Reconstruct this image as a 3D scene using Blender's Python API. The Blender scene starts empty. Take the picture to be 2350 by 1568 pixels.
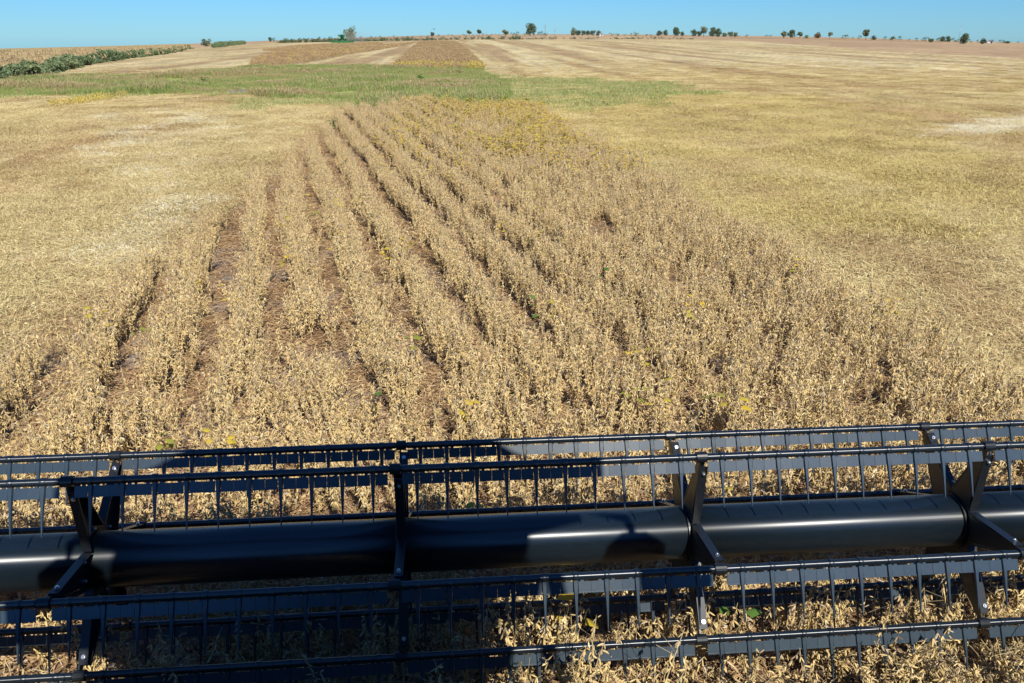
import bpy, math, random
import numpy as np
from mathutils import Vector, Matrix

rng = np.random.default_rng(7)
random.seed(7)
R = math.radians
scene = bpy.context.scene
col = scene.collection

# ------------------------------------------------------------------ camera, sky, sun, exposure
CAM_H = 3.35
CAM_YAW = R(4.6)                       # looking a little right of the direction of travel (+Y)
CAM_PITCH = math.atan(704 / 1792.0)
cam_d = bpy.data.cameras.new('camera')
cam = bpy.data.objects.new('camera', cam_d)
col.objects.link(cam)
scene.camera = cam
cam.location = (0, 0, CAM_H)
cam.rotation_euler = (math.pi / 2 - CAM_PITCH, 0, -CAM_YAW)
cam_d.sensor_width = 23.6
cam_d.lens = 23.6 * 1792 / 2350
cam_d.clip_start = 0.05
cam_d.clip_end = 20000

TO_SUN = Vector((0.23, -0.935, 1.0)).normalized()
SUN_EL = math.asin(TO_SUN.z)
world = bpy.data.worlds.new('World')
scene.world = world
world.use_nodes = True
wn = world.node_tree
wn.nodes.clear()
w_out = wn.nodes.new('ShaderNodeOutputWorld')
w_bg = wn.nodes.new('ShaderNodeBackground')
w_sky = wn.nodes.new('ShaderNodeTexSky')
w_sky.sky_type = 'NISHITA'
w_sky.sun_disc = False
w_sky.sun_elevation = SUN_EL
w_sky.sun_rotation = math.atan2(TO_SUN.x, TO_SUN.y)
w_sky.altitude = 400
w_sky.air_density = 1.0
w_sky.dust_density = 0.05
w_sky.ozone_density = 5.0
w_tint = wn.nodes.new('ShaderNodeMix')
w_tint.data_type = 'RGBA'
w_tint.blend_type = 'MULTIPLY'
w_tint.inputs[0].default_value = 1.0
w_tint.inputs[7].default_value = (0.43, 0.85, 1.33, 1)
wn.links.new(w_sky.outputs[0], w_tint.inputs[6])
wn.links.new(w_tint.outputs[2], w_bg.inputs[0])
w_bg.inputs[1].default_value = 0.065
wn.links.new(w_bg.outputs[0], w_out.inputs[0])

sun_d = bpy.data.lights.new('sun', 'SUN')
sun_d.energy = 5.0
sun_d.angle = R(0.53)
sun_d.color = (1.0, 0.97, 0.89)
sun = bpy.data.objects.new('sun', sun_d)
col.objects.link(sun)
sun.rotation_euler = TO_SUN.to_track_quat('Z', 'Y').to_euler()
sun.location = (5, -20, 22)

scene.view_settings.view_transform = 'Standard'
scene.view_settings.look = 'None'
scene.view_settings.exposure = 0.42
scene.view_settings.gamma = 1.0
scene.view_settings.use_curve_mapping = False
scene.render.engine = 'CYCLES'
scene.cycles.use_denoising = True
scene.cycles.max_bounces = 6
scene.cycles.diffuse_bounces = 3
scene.cycles.transparent_max_bounces = 8
scene.cycles.use_adaptive_sampling = False

# ------------------------------------------------------------------ tags
def tag(o, label=None, cat=None, group=None, kind=None):
    if label: o['label'] = label
    if cat: o['category'] = cat
    if group: o['group'] = group
    if kind: o['kind'] = kind
    return o

def empty(name, loc=(0, 0, 0), rz=0.0):
    o = bpy.data.objects.new(name, None)
    o.empty_display_size = 0.2
    o.location = loc
    o.rotation_euler = (0, 0, rz)
    col.objects.link(o)
    return o

# ------------------------------------------------------------------ materials
def new_mat(name):
    m = bpy.data.materials.new(name)
    m.use_nodes = True
    nt = m.node_tree
    return m, nt, nt.nodes['Principled BSDF']

def plain(name, c, rough=0.7, metal=0.0, spec=0.5, noise=0.0, scale=8.0, bump=0.0):
    m, nt, b = new_mat(name)
    b.inputs['Base Color'].default_value = (*c, 1)
    b.inputs['Roughness'].default_value = rough
    b.inputs['Metallic'].default_value = metal
    b.inputs['Specular IOR Level'].default_value = spec
    if noise or bump:
        tc = nt.nodes.new('ShaderNodeTexCoord')
        n = nt.nodes.new('ShaderNodeTexNoise')
        n.inputs['Scale'].default_value = scale
        n.inputs['Detail'].default_value = 6
        nt.links.new(tc.outputs['Object'], n.inputs['Vector'])
        if noise:
            mx = nt.nodes.new('ShaderNodeMix'); mx.data_type = 'RGBA'
            mx.inputs[6].default_value = (*[v * (1 - noise) for v in c], 1)
            mx.inputs[7].default_value = (*[min(1, v * (1 + noise) + 0.01 * noise) for v in c], 1)
            nt.links.new(n.outputs[0], mx.inputs[0])
            nt.links.new(mx.outputs[2], b.inputs['Base Color'])
        if bump:
            bp = nt.nodes.new('ShaderNodeBump')
            bp.inputs['Strength'].default_value = bump
            bp.inputs['Distance'].default_value = 0.02
            nt.links.new(n.outputs[0], bp.inputs['Height'])
            nt.links.new(bp.outputs[0], b.inputs['Normal'])
    return m

def plant_mat(name, stops, rough=0.75, trans=0.0, inst=0.35, spec=0.25):
    """colours picked per loose piece (island) with an extra shift per plant"""
    m, nt, b = new_mat(name)
    geo = nt.nodes.new('ShaderNodeNewGeometry')
    oi = nt.nodes.new('ShaderNodeObjectInfo')
    ma = nt.nodes.new('ShaderNodeMath'); ma.operation = 'MULTIPLY'; ma.inputs[1].default_value = 1 - inst
    mb = nt.nodes.new('ShaderNodeMath'); mb.operation = 'MULTIPLY_ADD'; mb.inputs[1].default_value = inst
    nt.links.new(geo.outputs['Random Per Island'], ma.inputs[0])
    nt.links.new(oi.outputs['Random'], mb.inputs[0])
    nt.links.new(ma.outputs[0], mb.inputs[2])
    cr = nt.nodes.new('ShaderNodeValToRGB')
    el = cr.color_ramp.elements
    while len(el) < len(stops): el.new(0.5)
    for e, (p, c) in zip(el, stops):
        e.position = p; e.color = (*c, 1)
    nt.links.new(mb.outputs[0], cr.inputs[0])
    nt.links.new(cr.outputs[0], b.inputs['Base Color'])
    b.inputs['Roughness'].default_value = rough
    b.inputs['Specular IOR Level'].default_value = spec
    if trans:
        tr = nt.nodes.new('ShaderNodeBsdfTranslucent')
        nt.links.new(cr.outputs[0], tr.inputs[0])
        mx = nt.nodes.new('ShaderNodeMixShader'); mx.inputs[0].default_value = trans
        out = nt.nodes['Material Output']
        nt.links.new(b.outputs[0], mx.inputs[1]); nt.links.new(tr.outputs[0], mx.inputs[2])
        nt.links.new(mx.outputs[0], out.inputs[0])
    return m

M = {}
M['pod'] = plant_mat('pod', [(0.0, (.20, .125, .065)), (.18, (.46, .30, .13)), (.27, (.40, .33, .25)), (.36, (.54, .38, .16)), (.78, (.65, .48, .21)), (1, (.80, .68, .44))], 0.62, 0, .3, .35)
M['stem'] = plant_mat('stem', [(0, (.20, .16, .11)), (.5, (.34, .26, .15)), (1, (.50, .39, .17))], 0.7)
M['litter'] = plant_mat('litter', [(0, (.15, .085, .04)), (.45, (.36, .215, .105)), (.8, (.52, .35, .17)), (1, (.58, .52, .42))], 0.8, 0, .15)
M['straw'] = plant_mat('straw', [(0, (.33, .24, .10)), (.3, (.52, .41, .18)), (.75, (.66, .55, .26)), (1, (.79, .70, .42))], 0.7, 0, .25)
M['straw_brown'] = plant_mat('straw_brown', [(0, (.21, .13, .06)), (.5, (.44, .295, .135)), (1, (.58, .43, .20))], 0.75, 0, .25)
M['straw_yellow'] = plant_mat('straw_yellow', [(0, (.34, .26, .085)), (.5, (.56, .45, .16)), (1, (.68, .575, .235))], 0.75, 0, .25)
M['chaff_and_glare'] = plant_mat('chaff_and_glare', [(0, (.52, .43, .25)), (.5, (.70, .62, .42)), (1, (.80, .76, .60))], 0.75, 0, .2)  # bleached tint for straw that stands in for windshield glare
M['leaf_yellow'] = plant_mat('leaf_yellow', [(0, (.29, .29, .04)), (.5, (.54, .42, .05)), (1, (.64, .39, .04))], 0.5, .3, .3)
M['leaf_green'] = plant_mat('leaf_green', [(0, (.06, .15, .025)), (1, (.15, .26, .05))], 0.5, .3, .3)
M['leaf_yellowgreen'] = plant_mat('leaf_yellowgreen', [(0, (.15, .21, .03)), (1, (.40, .37, .06))], 0.5, .3, .3)
M['leaf_rust'] = plant_mat('leaf_rust', [(0, (.16, .085, .035)), (1, (.30, .18, .07))], 0.7, .2, .3)
M['grass'] = plant_mat('grass', [(0, (.15, .22, .06)), (.5, (.28, .33, .095)), (.88, (.40, .39, .14)), (1, (.46, .37, .18))], 0.7, .25, .5)
M['grass_tan'] = plant_mat('grass_tan', [(0, (.22, .22, .08)), (.5, (.36, .29, .13)), (1, (.46, .34, .18))], 0.7, .2, .4)
M['grass_short'] = plant_mat('grass_short', [(0, (.17, .27, .065)), (.6, (.29, .36, .11)), (1, (.45, .42, .17))], 0.7, .2, .4)
M['far_crop'] = plant_mat('far_crop', [(0, (.19, .125, .07)), (.5, (.33, .225, .12)), (1, (.46, .33, .17))], 0.8, 0, .5)
M['far_crop_yellow'] = plant_mat('far_crop_yellow', [(0, (.34, .22, .08)), (.5, (.50, .36, .10)), (1, (.62, .46, .07))], 0.8, 0, .5)
M['corn'] = plant_mat('corn', [(0, (.30, .215, .115)), (.5, (.42, .315, .165)), (1, (.54, .42, .22))], 0.8, .1, .4)
M['bush'] = plant_mat('bush', [(0, (.10, .145, .07)), (.6, (.18, .235, .11)), (1, (.28, .29, .14))], 0.75, .15, .5)
M['tree_a'] = plant_mat('tree_a', [(0, (.05, .085, .05)), (.6, (.11, .15, .075)), (1, (.20, .21, .10))], 0.75, .15, .25)  # foliage lightened in place of distance haze, tree_b too
M['tree_b'] = plant_mat('tree_b', [(0, (.10, .13, .065)), (.6, (.19, .21, .10)), (1, (.30, .27, .12))], 0.75, .15, .25)
M['tree_red'] = plant_mat('tree_red', [(0, (.08, .06, .03)), (.5, (.18, .09, .045)), (1, (.22, .17, .07))], 0.75, .15, .25)
M['bark'] = plain('bark', (.13, .105, .085), 0.9, noise=.4, scale=3)
M['dead_wood'] = plain('dead_wood', (.24, .22, .20), 0.9)

# ------------------------------------------------------------------ mesh helper
class MB:
    def __init__(s):
        s.v = []; s.f = []; s.m = []; s.sm = []
    def add(s, vs, fs, mi=0, smooth=False):
        o = len(s.v)
        s.v.extend([tuple(p) for p in vs])
        for f in fs:
            s.f.append(tuple(i + o for i in f)); s.m.append(mi); s.sm.append(smooth)
    def box(s, c, d, mi=0, rot=None, taper=None):
        hx, hy, hz = d[0] / 2, d[1] / 2, d[2] / 2
        vs = [Vector((x * hx, y * hy, z * hz)) for z in (-1, 1) for y in (-1, 1) for x in (-1, 1)]
        if taper:
            for p in vs:
                if p.z > 0: p.x *= taper[0]; p.y *= taper[1]
        if rot is not None: vs = [rot @ p for p in vs]
        s.add([p + Vector(c) for p in vs], [(0, 2, 3, 1), (4, 5, 7, 6), (0, 1, 5, 4), (2, 6, 7, 3), (0, 4, 6, 2), (1, 3, 7, 5)], mi)
    def tube(s, pts, rad, n=6, mi=0, caps=True, smooth=True):
        pts = [Vector(p) for p in pts]
        if not hasattr(rad, '__len__'): rad = [rad] * len(pts)
        vs = []
        for i, p in enumerate(pts):
            t = (pts[min(i + 1, len(pts) - 1)] - pts[max(i - 1, 0)]).normalized()
            a = t.cross(Vector((0, 0, 1)) if abs(t.z) < .9 else Vector((1, 0, 0))).normalized()
            b = t.cross(a)
            for k in range(n):
                q = 2 * math.pi * k / n
                vs.append(p + (a * math.cos(q) + b * math.sin(q)) * rad[i])
        fs = []
        for i in range(len(pts) - 1):
            for k in range(n):
                k2 = (k + 1) % n
                fs.append((i * n + k, i * n + k2, (i + 1) * n + k2, (i + 1) * n + k))
        s.add(vs, fs, mi, smooth)
        if caps:
            o = len(s.v) - len(vs)
            s.f.append(tuple(o + k for k in reversed(range(n)))); s.m.append(mi); s.sm.append(False)
            e = o + (len(pts) - 1) * n
            s.f.append(tuple(e + k for k in range(n))); s.m.append(mi); s.sm.append(False)
    def prism(s, poly, axis_lo, axis_hi, axis='X', mi=0):
        """extrude a 2-D polygon (other two axes) along an axis"""
        n = len(poly); vs = []
        for t in (axis_lo, axis_hi):
            for (a, b) in poly:
                vs.append({'X': (t, a, b), 'Y': (a, t, b), 'Z': (a, b, t)}[axis])
        fs = [tuple(reversed(range(n))), tuple(range(n, 2 * n))]
        fs += [(k, (k + 1) % n, n + (k + 1) % n, n + k) for k in range(n)]
        s.add(vs, fs, mi)
    def mesh(s, name, mats):
        me = bpy.data.meshes.new(name)
        me.from_pydata(s.v, [], s.f)
        for m in (mats if isinstance(mats, (list, tuple)) else [mats]): me.materials.append(m)
        me.polygons.foreach_set('material_index', s.m)
        me.polygons.foreach_set('use_smooth', s.sm)
        me.update()
        return me
    def build(s, name, mats, parent=None, loc=None):
        return link(name, s.mesh(name, mats), parent, loc)

def link(name, me, parent=None, loc=None):
    o = bpy.data.objects.new(name, me)
    col.objects.link(o)
    if parent: o.parent = parent
    if loc is not None: o.location = loc
    return o

# ------------------------------------------------------------------ the lie of the land
def col_az(px): return CAM_YAW + math.atan((px - 1175) / 1923.0)
COLS = np.array([0, 400, 800, 1100, 1500, 1900, 2350.0])
COL_AZ = np.array([col_az(c) for c in COLS])
D_ROWS = [0.4, 45, 65, 100, 160, 270, 350, 500, 800, 1500, 4000, 12000]
Z_ROWS = [[0] * 7, [0] * 7, [-.2, -.25, -.3, -.3, -.2, -.05, 0], [-.5, -.6, -.6, -.55, -.25, -.1, 0]]
for d_, ys in ((160, [134, 129, 124, 119, 119, 120, 124]), (270, [128, 118, 106, 95.5, 96.5, 100, 111]),
               (350, [124, 112.5, 100.5, 90, 92, 96, 107]), (500, [119, 107.5, 95, 86, 88, 92, 104]),
               (800, [115, 104, 91, 83, 84, 88.5, 101]), (1500, [112, 102, 88, 80.5, 81.5, 86, 99]),
               (4000, [110.5, 101, 86.5, 79, 80, 85, 98]), (12000, [110, 100.5, 86, 78.5, 79.5, 84.5, 97.5])):
    Z_ROWS.append([CAM_H - (y - 80) / 1923.0 * d_ * math.cos(a - CAM_YAW) for y, a in zip(ys, COL_AZ)])
Z_ROWS = np.array(Z_ROWS)
NA, NL = 161, 321
T_AZ = np.linspace(R(-50), R(60), NA)
T_LD = np.linspace(math.log(.4), math.log(12000), NL)
_tmp = np.array([np.interp(T_AZ, COL_AZ, row) for row in Z_ROWS])
T_Z = np.array([np.interp(T_LD, np.log(D_ROWS), _tmp[:, i]) for i in range(NA)])
def _blur(a, axis, n):
    k = np.exp(-np.linspace(-2, 2, 2 * n + 1) ** 2); k /= k.sum()
    p = [(0, 0), (0, 0)]; p[axis] = (n, n)
    b = np.pad(a, p, mode='edge')
    return np.apply_along_axis(lambda r_: np.convolve(r_, k, 'valid'), axis, b)
_scaled = T_Z / np.exp(T_LD)[None, :]
_scaled = _blur(_blur(_scaled, 0, 10), 1, 5)
T_Z = _scaled * np.exp(T_LD)[None, :]

def terr(x, y):
    x = np.asarray(x, float); y = np.asarray(y, float)
    d = np.maximum(np.hypot(x, y), .41); az = np.arctan2(x, y)
    fa = np.clip((az - T_AZ[0]) / (T_AZ[1] - T_AZ[0]), 0, NA - 1.001)
    fd = np.clip((np.log(d) - T_LD[0]) / (T_LD[1] - T_LD[0]), 0, NL - 1.001)
    ia = fa.astype(int); il = fd.astype(int); fa = fa - ia; fd = fd - il
    z = (T_Z[ia, il] * (1 - fa) + T_Z[ia + 1, il] * fa) * (1 - fd) + (T_Z[ia, il + 1] * (1 - fa) + T_Z[ia + 1, il + 1] * fa) * fd
    w = np.clip((np.abs(az - CAM_YAW) - R(50)) / R(50), 0, 1); w = w * w * (3 - 2 * w)
    return z * (1 - w) + w * (-0.003 * np.maximum(d - 60, 0))
def tz(x, y): return float(terr(x, y))

CP, SP, CYW, SYW = math.cos(CAM_PITCH), math.sin(CAM_PITCH), math.cos(CAM_YAW), math.sin(CAM_YAW)
_ds = np.exp(np.linspace(math.log(3), math.log(11000), 2500))
def spot(px, py, h=0.0):
    """survey: where the sight line through a point of the photograph meets the land (h above it)"""
    u, v = (px - 1175) / 1792.0, (py - 784) / 1792.0
    fx = SYW * (CP - v * SP) + u * CYW; fy = CYW * (CP - v * SP) - u * SYW; fz = -SP - v * CP
    k = math.hypot(fx, fy); fx /= k; fy /= k; fz /= k
    g = CAM_H + _ds * fz - terr(fx * _ds, fy * _ds) - h
    i = int(np.argmax(g < 0)) if (g < 0).any() else len(_ds) - 1
    return (fx * _ds[i], fy * _ds[i])
def bearing(px, d):
    a = col_az(px)
    return (math.sin(a) * d, math.cos(a) * d)

def inside(x, y, poly):
    x = np.asarray(x); y = np.asarray(y)
    r = np.zeros(x.shape, bool); n = len(poly)
    for i in range(n):
        x1, y1 = poly[i]; x2, y2 = poly[(i + 1) % n]
        c = ((y1 > y) != (y2 > y))
        with np.errstate(divide='ignore', invalid='ignore'):
            r ^= c & (x < (x2 - x1) * (y - y1) / (y2 - y1 + 1e-12) + x1)
    return r
def area(pts, h=0.0): return [spot(*p, h) for p in pts]

# smooth value noise for layout work
_tab = rng.random((256, 256))
def vnoise(x, y):
    x = np.asarray(x, float); y = np.asarray(y, float)
    xi = np.floor(x).astype(int); yi = np.floor(y).astype(int); fx = x - xi; fy = y - yi
    fx = fx * fx * (3 - 2 * fx); fy = fy * fy * (3 - 2 * fy)
    g = lambda a, b: _tab[a % 256, b % 256]
    return (g(xi, yi) * (1 - fx) + g(xi + 1, yi) * fx) * (1 - fy) + (g(xi, yi + 1) * (1 - fx) + g(xi + 1, yi + 1) * fx) * fy
def fnoise(x, y): return (vnoise(x, y) + .5 * vnoise(2.1 * x + 7, 2.1 * y + 3) + .25 * vnoise(4.3 * x, 4.3 * y + 9)) / 1.75

CROP_L, CROP_R = -4.45, 4.95                     # the uncut swath ahead
def crop_right(y): return np.where(y < 11, 5.15, np.where(y < 26, 5.15 - (y - 11) * .03, 4.3))
GREEN = area([(-120, 196), (0, 186), (90, 180), (180, 170), (380, 172), (480, 160), (590, 153), (740, 150), (905, 153), (1000, 156), (1105, 158), (1118, 172),
              (1165, 182), (1350, 178), (1480, 190), (1560, 210), (1500, 236), (1440, 246), (1380, 247), (1260, 240), (1180, 250), (1110, 252),
              (1010, 240), (960, 232), (900, 262), (830, 262), (770, 248), (680, 244), (580, 248), (515, 238), (560, 219), (480, 218), (300, 221), (130, 223), (0, 224), (-120, 226)])
TALL = area([(-120, 198), (0, 188), (90, 182), (180, 174), (380, 174), (480, 162), (590, 155), (740, 152), (905, 155), (1105, 160), (1118, 174), (1165, 190), (1168, 215), (1155, 240), (1100, 250),
             (1000, 236), (950, 230), (890, 258), (840, 252), (810, 232), (700, 228), (600, 226), (560, 216), (480, 214), (300, 218), (0, 222), (-120, 224)])
FAR_STRIP = area([(903, 158), (1112, 160), (1092, 138), (1066, 114), (1046, 97), (966, 97), (934, 126)])
SIDE_STRIP = area([(566, 152), (606, 129), (690, 119), (800, 110), (880, 105), (950, 100), (905, 109), (800, 127), (700, 146), (640, 153)])
UPPER_STRIP = area([(600, 117), (700, 106), (860, 99.5), (880, 101.5), (760, 109), (660, 119)])
YELLOW_PATCH = area([(120, 246), (124, 240), (200, 232), (285, 223), (285, 226), (225, 237)])
GLARE = area([(2080, 316), (2200, 285), (2350, 262), (2480, 246), (2480, 292), (2350, 303), (2200, 312)])  # windshield reflection painted on the ground as a paler patch
MUD = area([(470, 218), (515, 213), (530, 206), (552, 200), (560, 206), (575, 208), (555, 213), (520, 219)])
VEIL = area([(190, 262), (420, 240), (545, 250), (470, 400), (410, 545), (330, 640), (215, 560), (330, 410), (190, 395)])  # pale windshield veil worked into the stubble colour here
BROWN = area([(-60, 400), (60, 352), (180, 322), (290, 298), (300, 308), (150, 350), (-60, 425)])

# distance of the far field edge / the weedy fence line by bearing
_fe = [(430, 112), (520, 106), (620, 99), (720, 97), (830, 95.5), (1000, 92.5), (1200, 91), (1285, 90), (1480, 90), (1590, 90.5), (1690, 93), (1791, 101), (1995, 115.5), (2350, 135), (2480, 142)]
_fe_az = np.array([col_az(p[0]) for p in _fe]); _fe_d = np.array([math.hypot(*spot(*p)) for p in _fe])
_he = [(-160, 205), (10, 184), (102, 171), (210, 146), (305, 133), (383, 124), (430, 113)]
_he_az = np.array([col_az(p[0]) for p in _he]); _he_d = np.array([math.hypot(*spot(*p)) for p in _he])

def ragged(x, y, poly):
    return inside(x + (fnoise(x * .28, y * .28 + 50) - .5) * 9, y + (fnoise(x * .3 + 70, y * .22) - .5) * 11, poly)

# ------------------------------------------------------------------ ground sheet
def ground_color(x, y):
    d = np.hypot(x, y); az = np.arctan2(x, y)
    straw = np.array([.49, .385, .185]); pale = np.array([.575, .475, .275]); brown = np.array([.34, .235, .125])
    yel = np.array([.50, .405, .145])
    n1 = fnoise(x * .09 + 3, y * .035 + 5)
    # combine passes lie along the direction of travel: long streaks of chaff and bare stubble
    s1 = fnoise(x * .42 + 11, y * .010 + 2); s2 = vnoise(x * 1.5 + 40, y * .02 + 8)
    st = np.clip((s1 - .54) * 3 + .5, 0, 1)
    c = straw[None, :] * np.ones((len(x), 1))
    c = c + (pale - straw)[None, :] * (np.clip(st * 1.3 - .3, 0, 1) * .75)[:, None]
    bw = np.clip((.49 - s1) * 6, 0, 1) * .9 + np.clip((.45 - s2) * 1.6, 0, .5)
    c = c + (brown - c) * np.clip(bw, 0, .9)[:, None]
    yw = np.clip((n1 - .42) * 3, 0, .7) * (x > 3) * (x < 20) * (d < 55)
    c = c + (yel - c) * yw[:, None]
    c = c * (1 - .11 * np.clip((d - 20) / 60, 0, 1))[:, None]  # farther ground darkened: shade between straws put into the colour
    # left side: paler chaff, with the windshield's veil mixed into the colour
    lw = np.clip((-x - 4.5) / 2, 0, 1) * np.clip((60 - y) / 20, 0, 1) * (.35 + .5 * (fnoise(x * .25, y * .12) > .5))
    c = c + (pale - c) * (lw * .6)[:, None]
    # bare soil and leaf litter under standing beans
    litter = np.array([.215, .13, .07])
    near = (x > CROP_L - .1) & (x < crop_right(y) + .1) & (y < 46) & (y > -2)
    g = fnoise(x * 1.7, y * 1.7)
    lit = litter[None, :] + (np.array([.24, .21, .185]) - litter)[None, :] * np.clip((g - .5) * 4, 0, 1)[:, None]
    c[near] = lit[near]
    gr = ragged(x, y, GREEN)
    gcol = np.array([.20, .26, .07])[None, :] + np.array([.15, .11, .055])[None, :] * fnoise(x * .35, y * .25)[:, None]
    c[gr] = gcol[gr]
    for poly, cc in ((FAR_STRIP, (.25, .165, .09)), (SIDE_STRIP, (.36, .265, .14)), (UPPER_STRIP, (.36, .265, .14))):
        k = inside(x, y, poly); c[k] = np.array(cc)
    k = inside(x, y, GLARE); c[k] = c[k] * .25 + np.array([.66, .60, .46]) * .75
    k = inside(x, y, VEIL); c[k] = c[k] * .8 + np.array([.62, .55, .36]) * .2
    k = inside(x, y, BROWN); c[k] = np.array([.30, .20, .10])
    k = inside(x, y, MUD); c[k] = np.array([.25, .215, .17])
    # land beyond this field
    fd = np.interp(az, _fe_az, _fe_d); far = (d > fd)
    blocks = vnoise(np.floor(az * 9) * 3.3 + 5, np.floor(np.log(d) * 2.2) * 2.7)
    fc = np.array([.30, .20, .115])[None, :] + np.array([.10, .085, .05])[None, :] * blocks[:, None]
    fc = fc * (1 + .25 * (fnoise(x * .01, y * .01) - .5))[:, None]
    c[far] = fc[far]
    hd = np.interp(az, _he_az, _he_d); corn = (az < col_az(432)) & (d > hd)
    c[corn] = np.array([.33, .235, .11])
    return np.clip(c, .02, .9)

def make_ground():
    radii = np.concatenate([[0.5], np.exp(np.linspace(math.log(.9), math.log(12000), 430))])
    ang = np.concatenate([np.linspace(R(-40), R(50), 420), np.linspace(R(50), R(320), 80)[1:-1]])
    A, Rr = np.meshgrid(ang, radii)
    X = (Rr * np.sin(A)).ravel(); Y = (Rr * np.cos(A)).ravel()
    Z = terr(X, Y)
    d = np.hypot(X, Y)
    Z = Z + (fnoise(X * 1.1, Y * 1.1) - .5) * .05 * np.clip((80 - d) / 40, 0, 1)
    nr, na = A.shape
    verts = np.stack([X, Y, Z], 1)
    verts = np.vstack([verts, [[0, 0, 0]]])
    i = np.arange(nr - 1)[:, None] * na + np.arange(na)[None, :]
    j = np.arange(nr - 1)[:, None] * na + (np.arange(na)[None, :] + 1) % na
    quads = np.stack([i, i + na, j + na, j], 2).reshape(-1, 4)
    tris = [(nr * na, k, (k + 1) % na) for k in range(na)]
    me = bpy.data.meshes.new('ground')
    nq = len(quads)
    me.vertices.add(len(verts)); me.vertices.foreach_set('co', verts.ravel())
    me.loops.add(nq * 4 + len(tris) * 3)
    me.loops.foreach_set('vertex_index', np.concatenate([quads.ravel(), np.array(tris).ravel()]))
    me.polygons.add(nq + len(tris))
    me.polygons.foreach_set('loop_start', np.concatenate([np.arange(nq) * 4, nq * 4 + np.arange(len(tris)) * 3]))
    me.polygons.foreach_set('use_smooth', np.ones(nq + len(tris), bool))
    me.update(calc_edges=True)
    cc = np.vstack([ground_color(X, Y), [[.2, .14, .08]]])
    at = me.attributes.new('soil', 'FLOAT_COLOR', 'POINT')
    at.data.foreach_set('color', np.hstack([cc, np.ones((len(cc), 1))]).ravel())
    m, nt, b = new_mat('field_soil')
    b.inputs['Roughness'].default_value = .95
    b.inputs['Specular IOR Level'].default_value = .1
    a = nt.nodes.new('ShaderNodeAttribute'); a.attribute_name = 'soil'
    tc = nt.nodes.new('ShaderNodeTexCoord')
    prev = a.outputs['Color']
    # residue at three sizes, plus drill lines
    for sc, amt, strx in ((9.0, .55, 1.0), (1.6, .38, 1.0), (.22, .3, .35)):
        mp = nt.nodes.new('ShaderNodeMapping'); mp.inputs['Scale'].default_value = (1, strx, 1)
        nt.links.new(tc.outputs['Object'], mp.inputs[0])
        n = nt.nodes.new('ShaderNodeTexNoise'); n.inputs['Scale'].default_value = sc; n.inputs['Detail'].default_value = 5
        n.inputs['Roughness'].default_value = .65
        nt.links.new(mp.outputs[0], n.inputs[0])
        mr = nt.nodes.new('ShaderNodeMapRange')
        mr.inputs[1].default_value = .3; mr.inputs[2].default_value = .7
        mr.inputs[3].default_value = 1 - amt; mr.inputs[4].default_value = 1 + amt
        nt.links.new(n.outputs[0], mr.inputs[0])
        mu = nt.nodes.new('ShaderNodeVectorMath'); mu.operation = 'SCALE'
        nt.links.new(prev, mu.inputs[0]); nt.links.new(mr.outputs[0], mu.inputs['Scale'])
        prev = mu.outputs[0]
    nt.links.new(prev, b.inputs['Base Color'])
    bn = nt.nodes.new('ShaderNodeTexNoise'); bn.inputs['Scale'].default_value = 14; bn.inputs['Detail'].default_value = 8
    nt.links.new(tc.outputs['Object'], bn.inputs[0])
    bp = nt.nodes.new('ShaderNodeBump'); bp.inputs['Strength'].default_value = .8; bp.inputs['Distance'].default_value = .06
    nt.links.new(bn.outputs[0], bp.inputs['Height']); nt.links.new(bp.outputs[0], b.inputs['Normal'])
    me.materials.append(m)
    o = link('ground', me)
    tag(o, kind='structure')
    o['label'] = 'harvested bean field, straw coloured, rising gently to the far fields'
    return o
make_ground()

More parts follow.
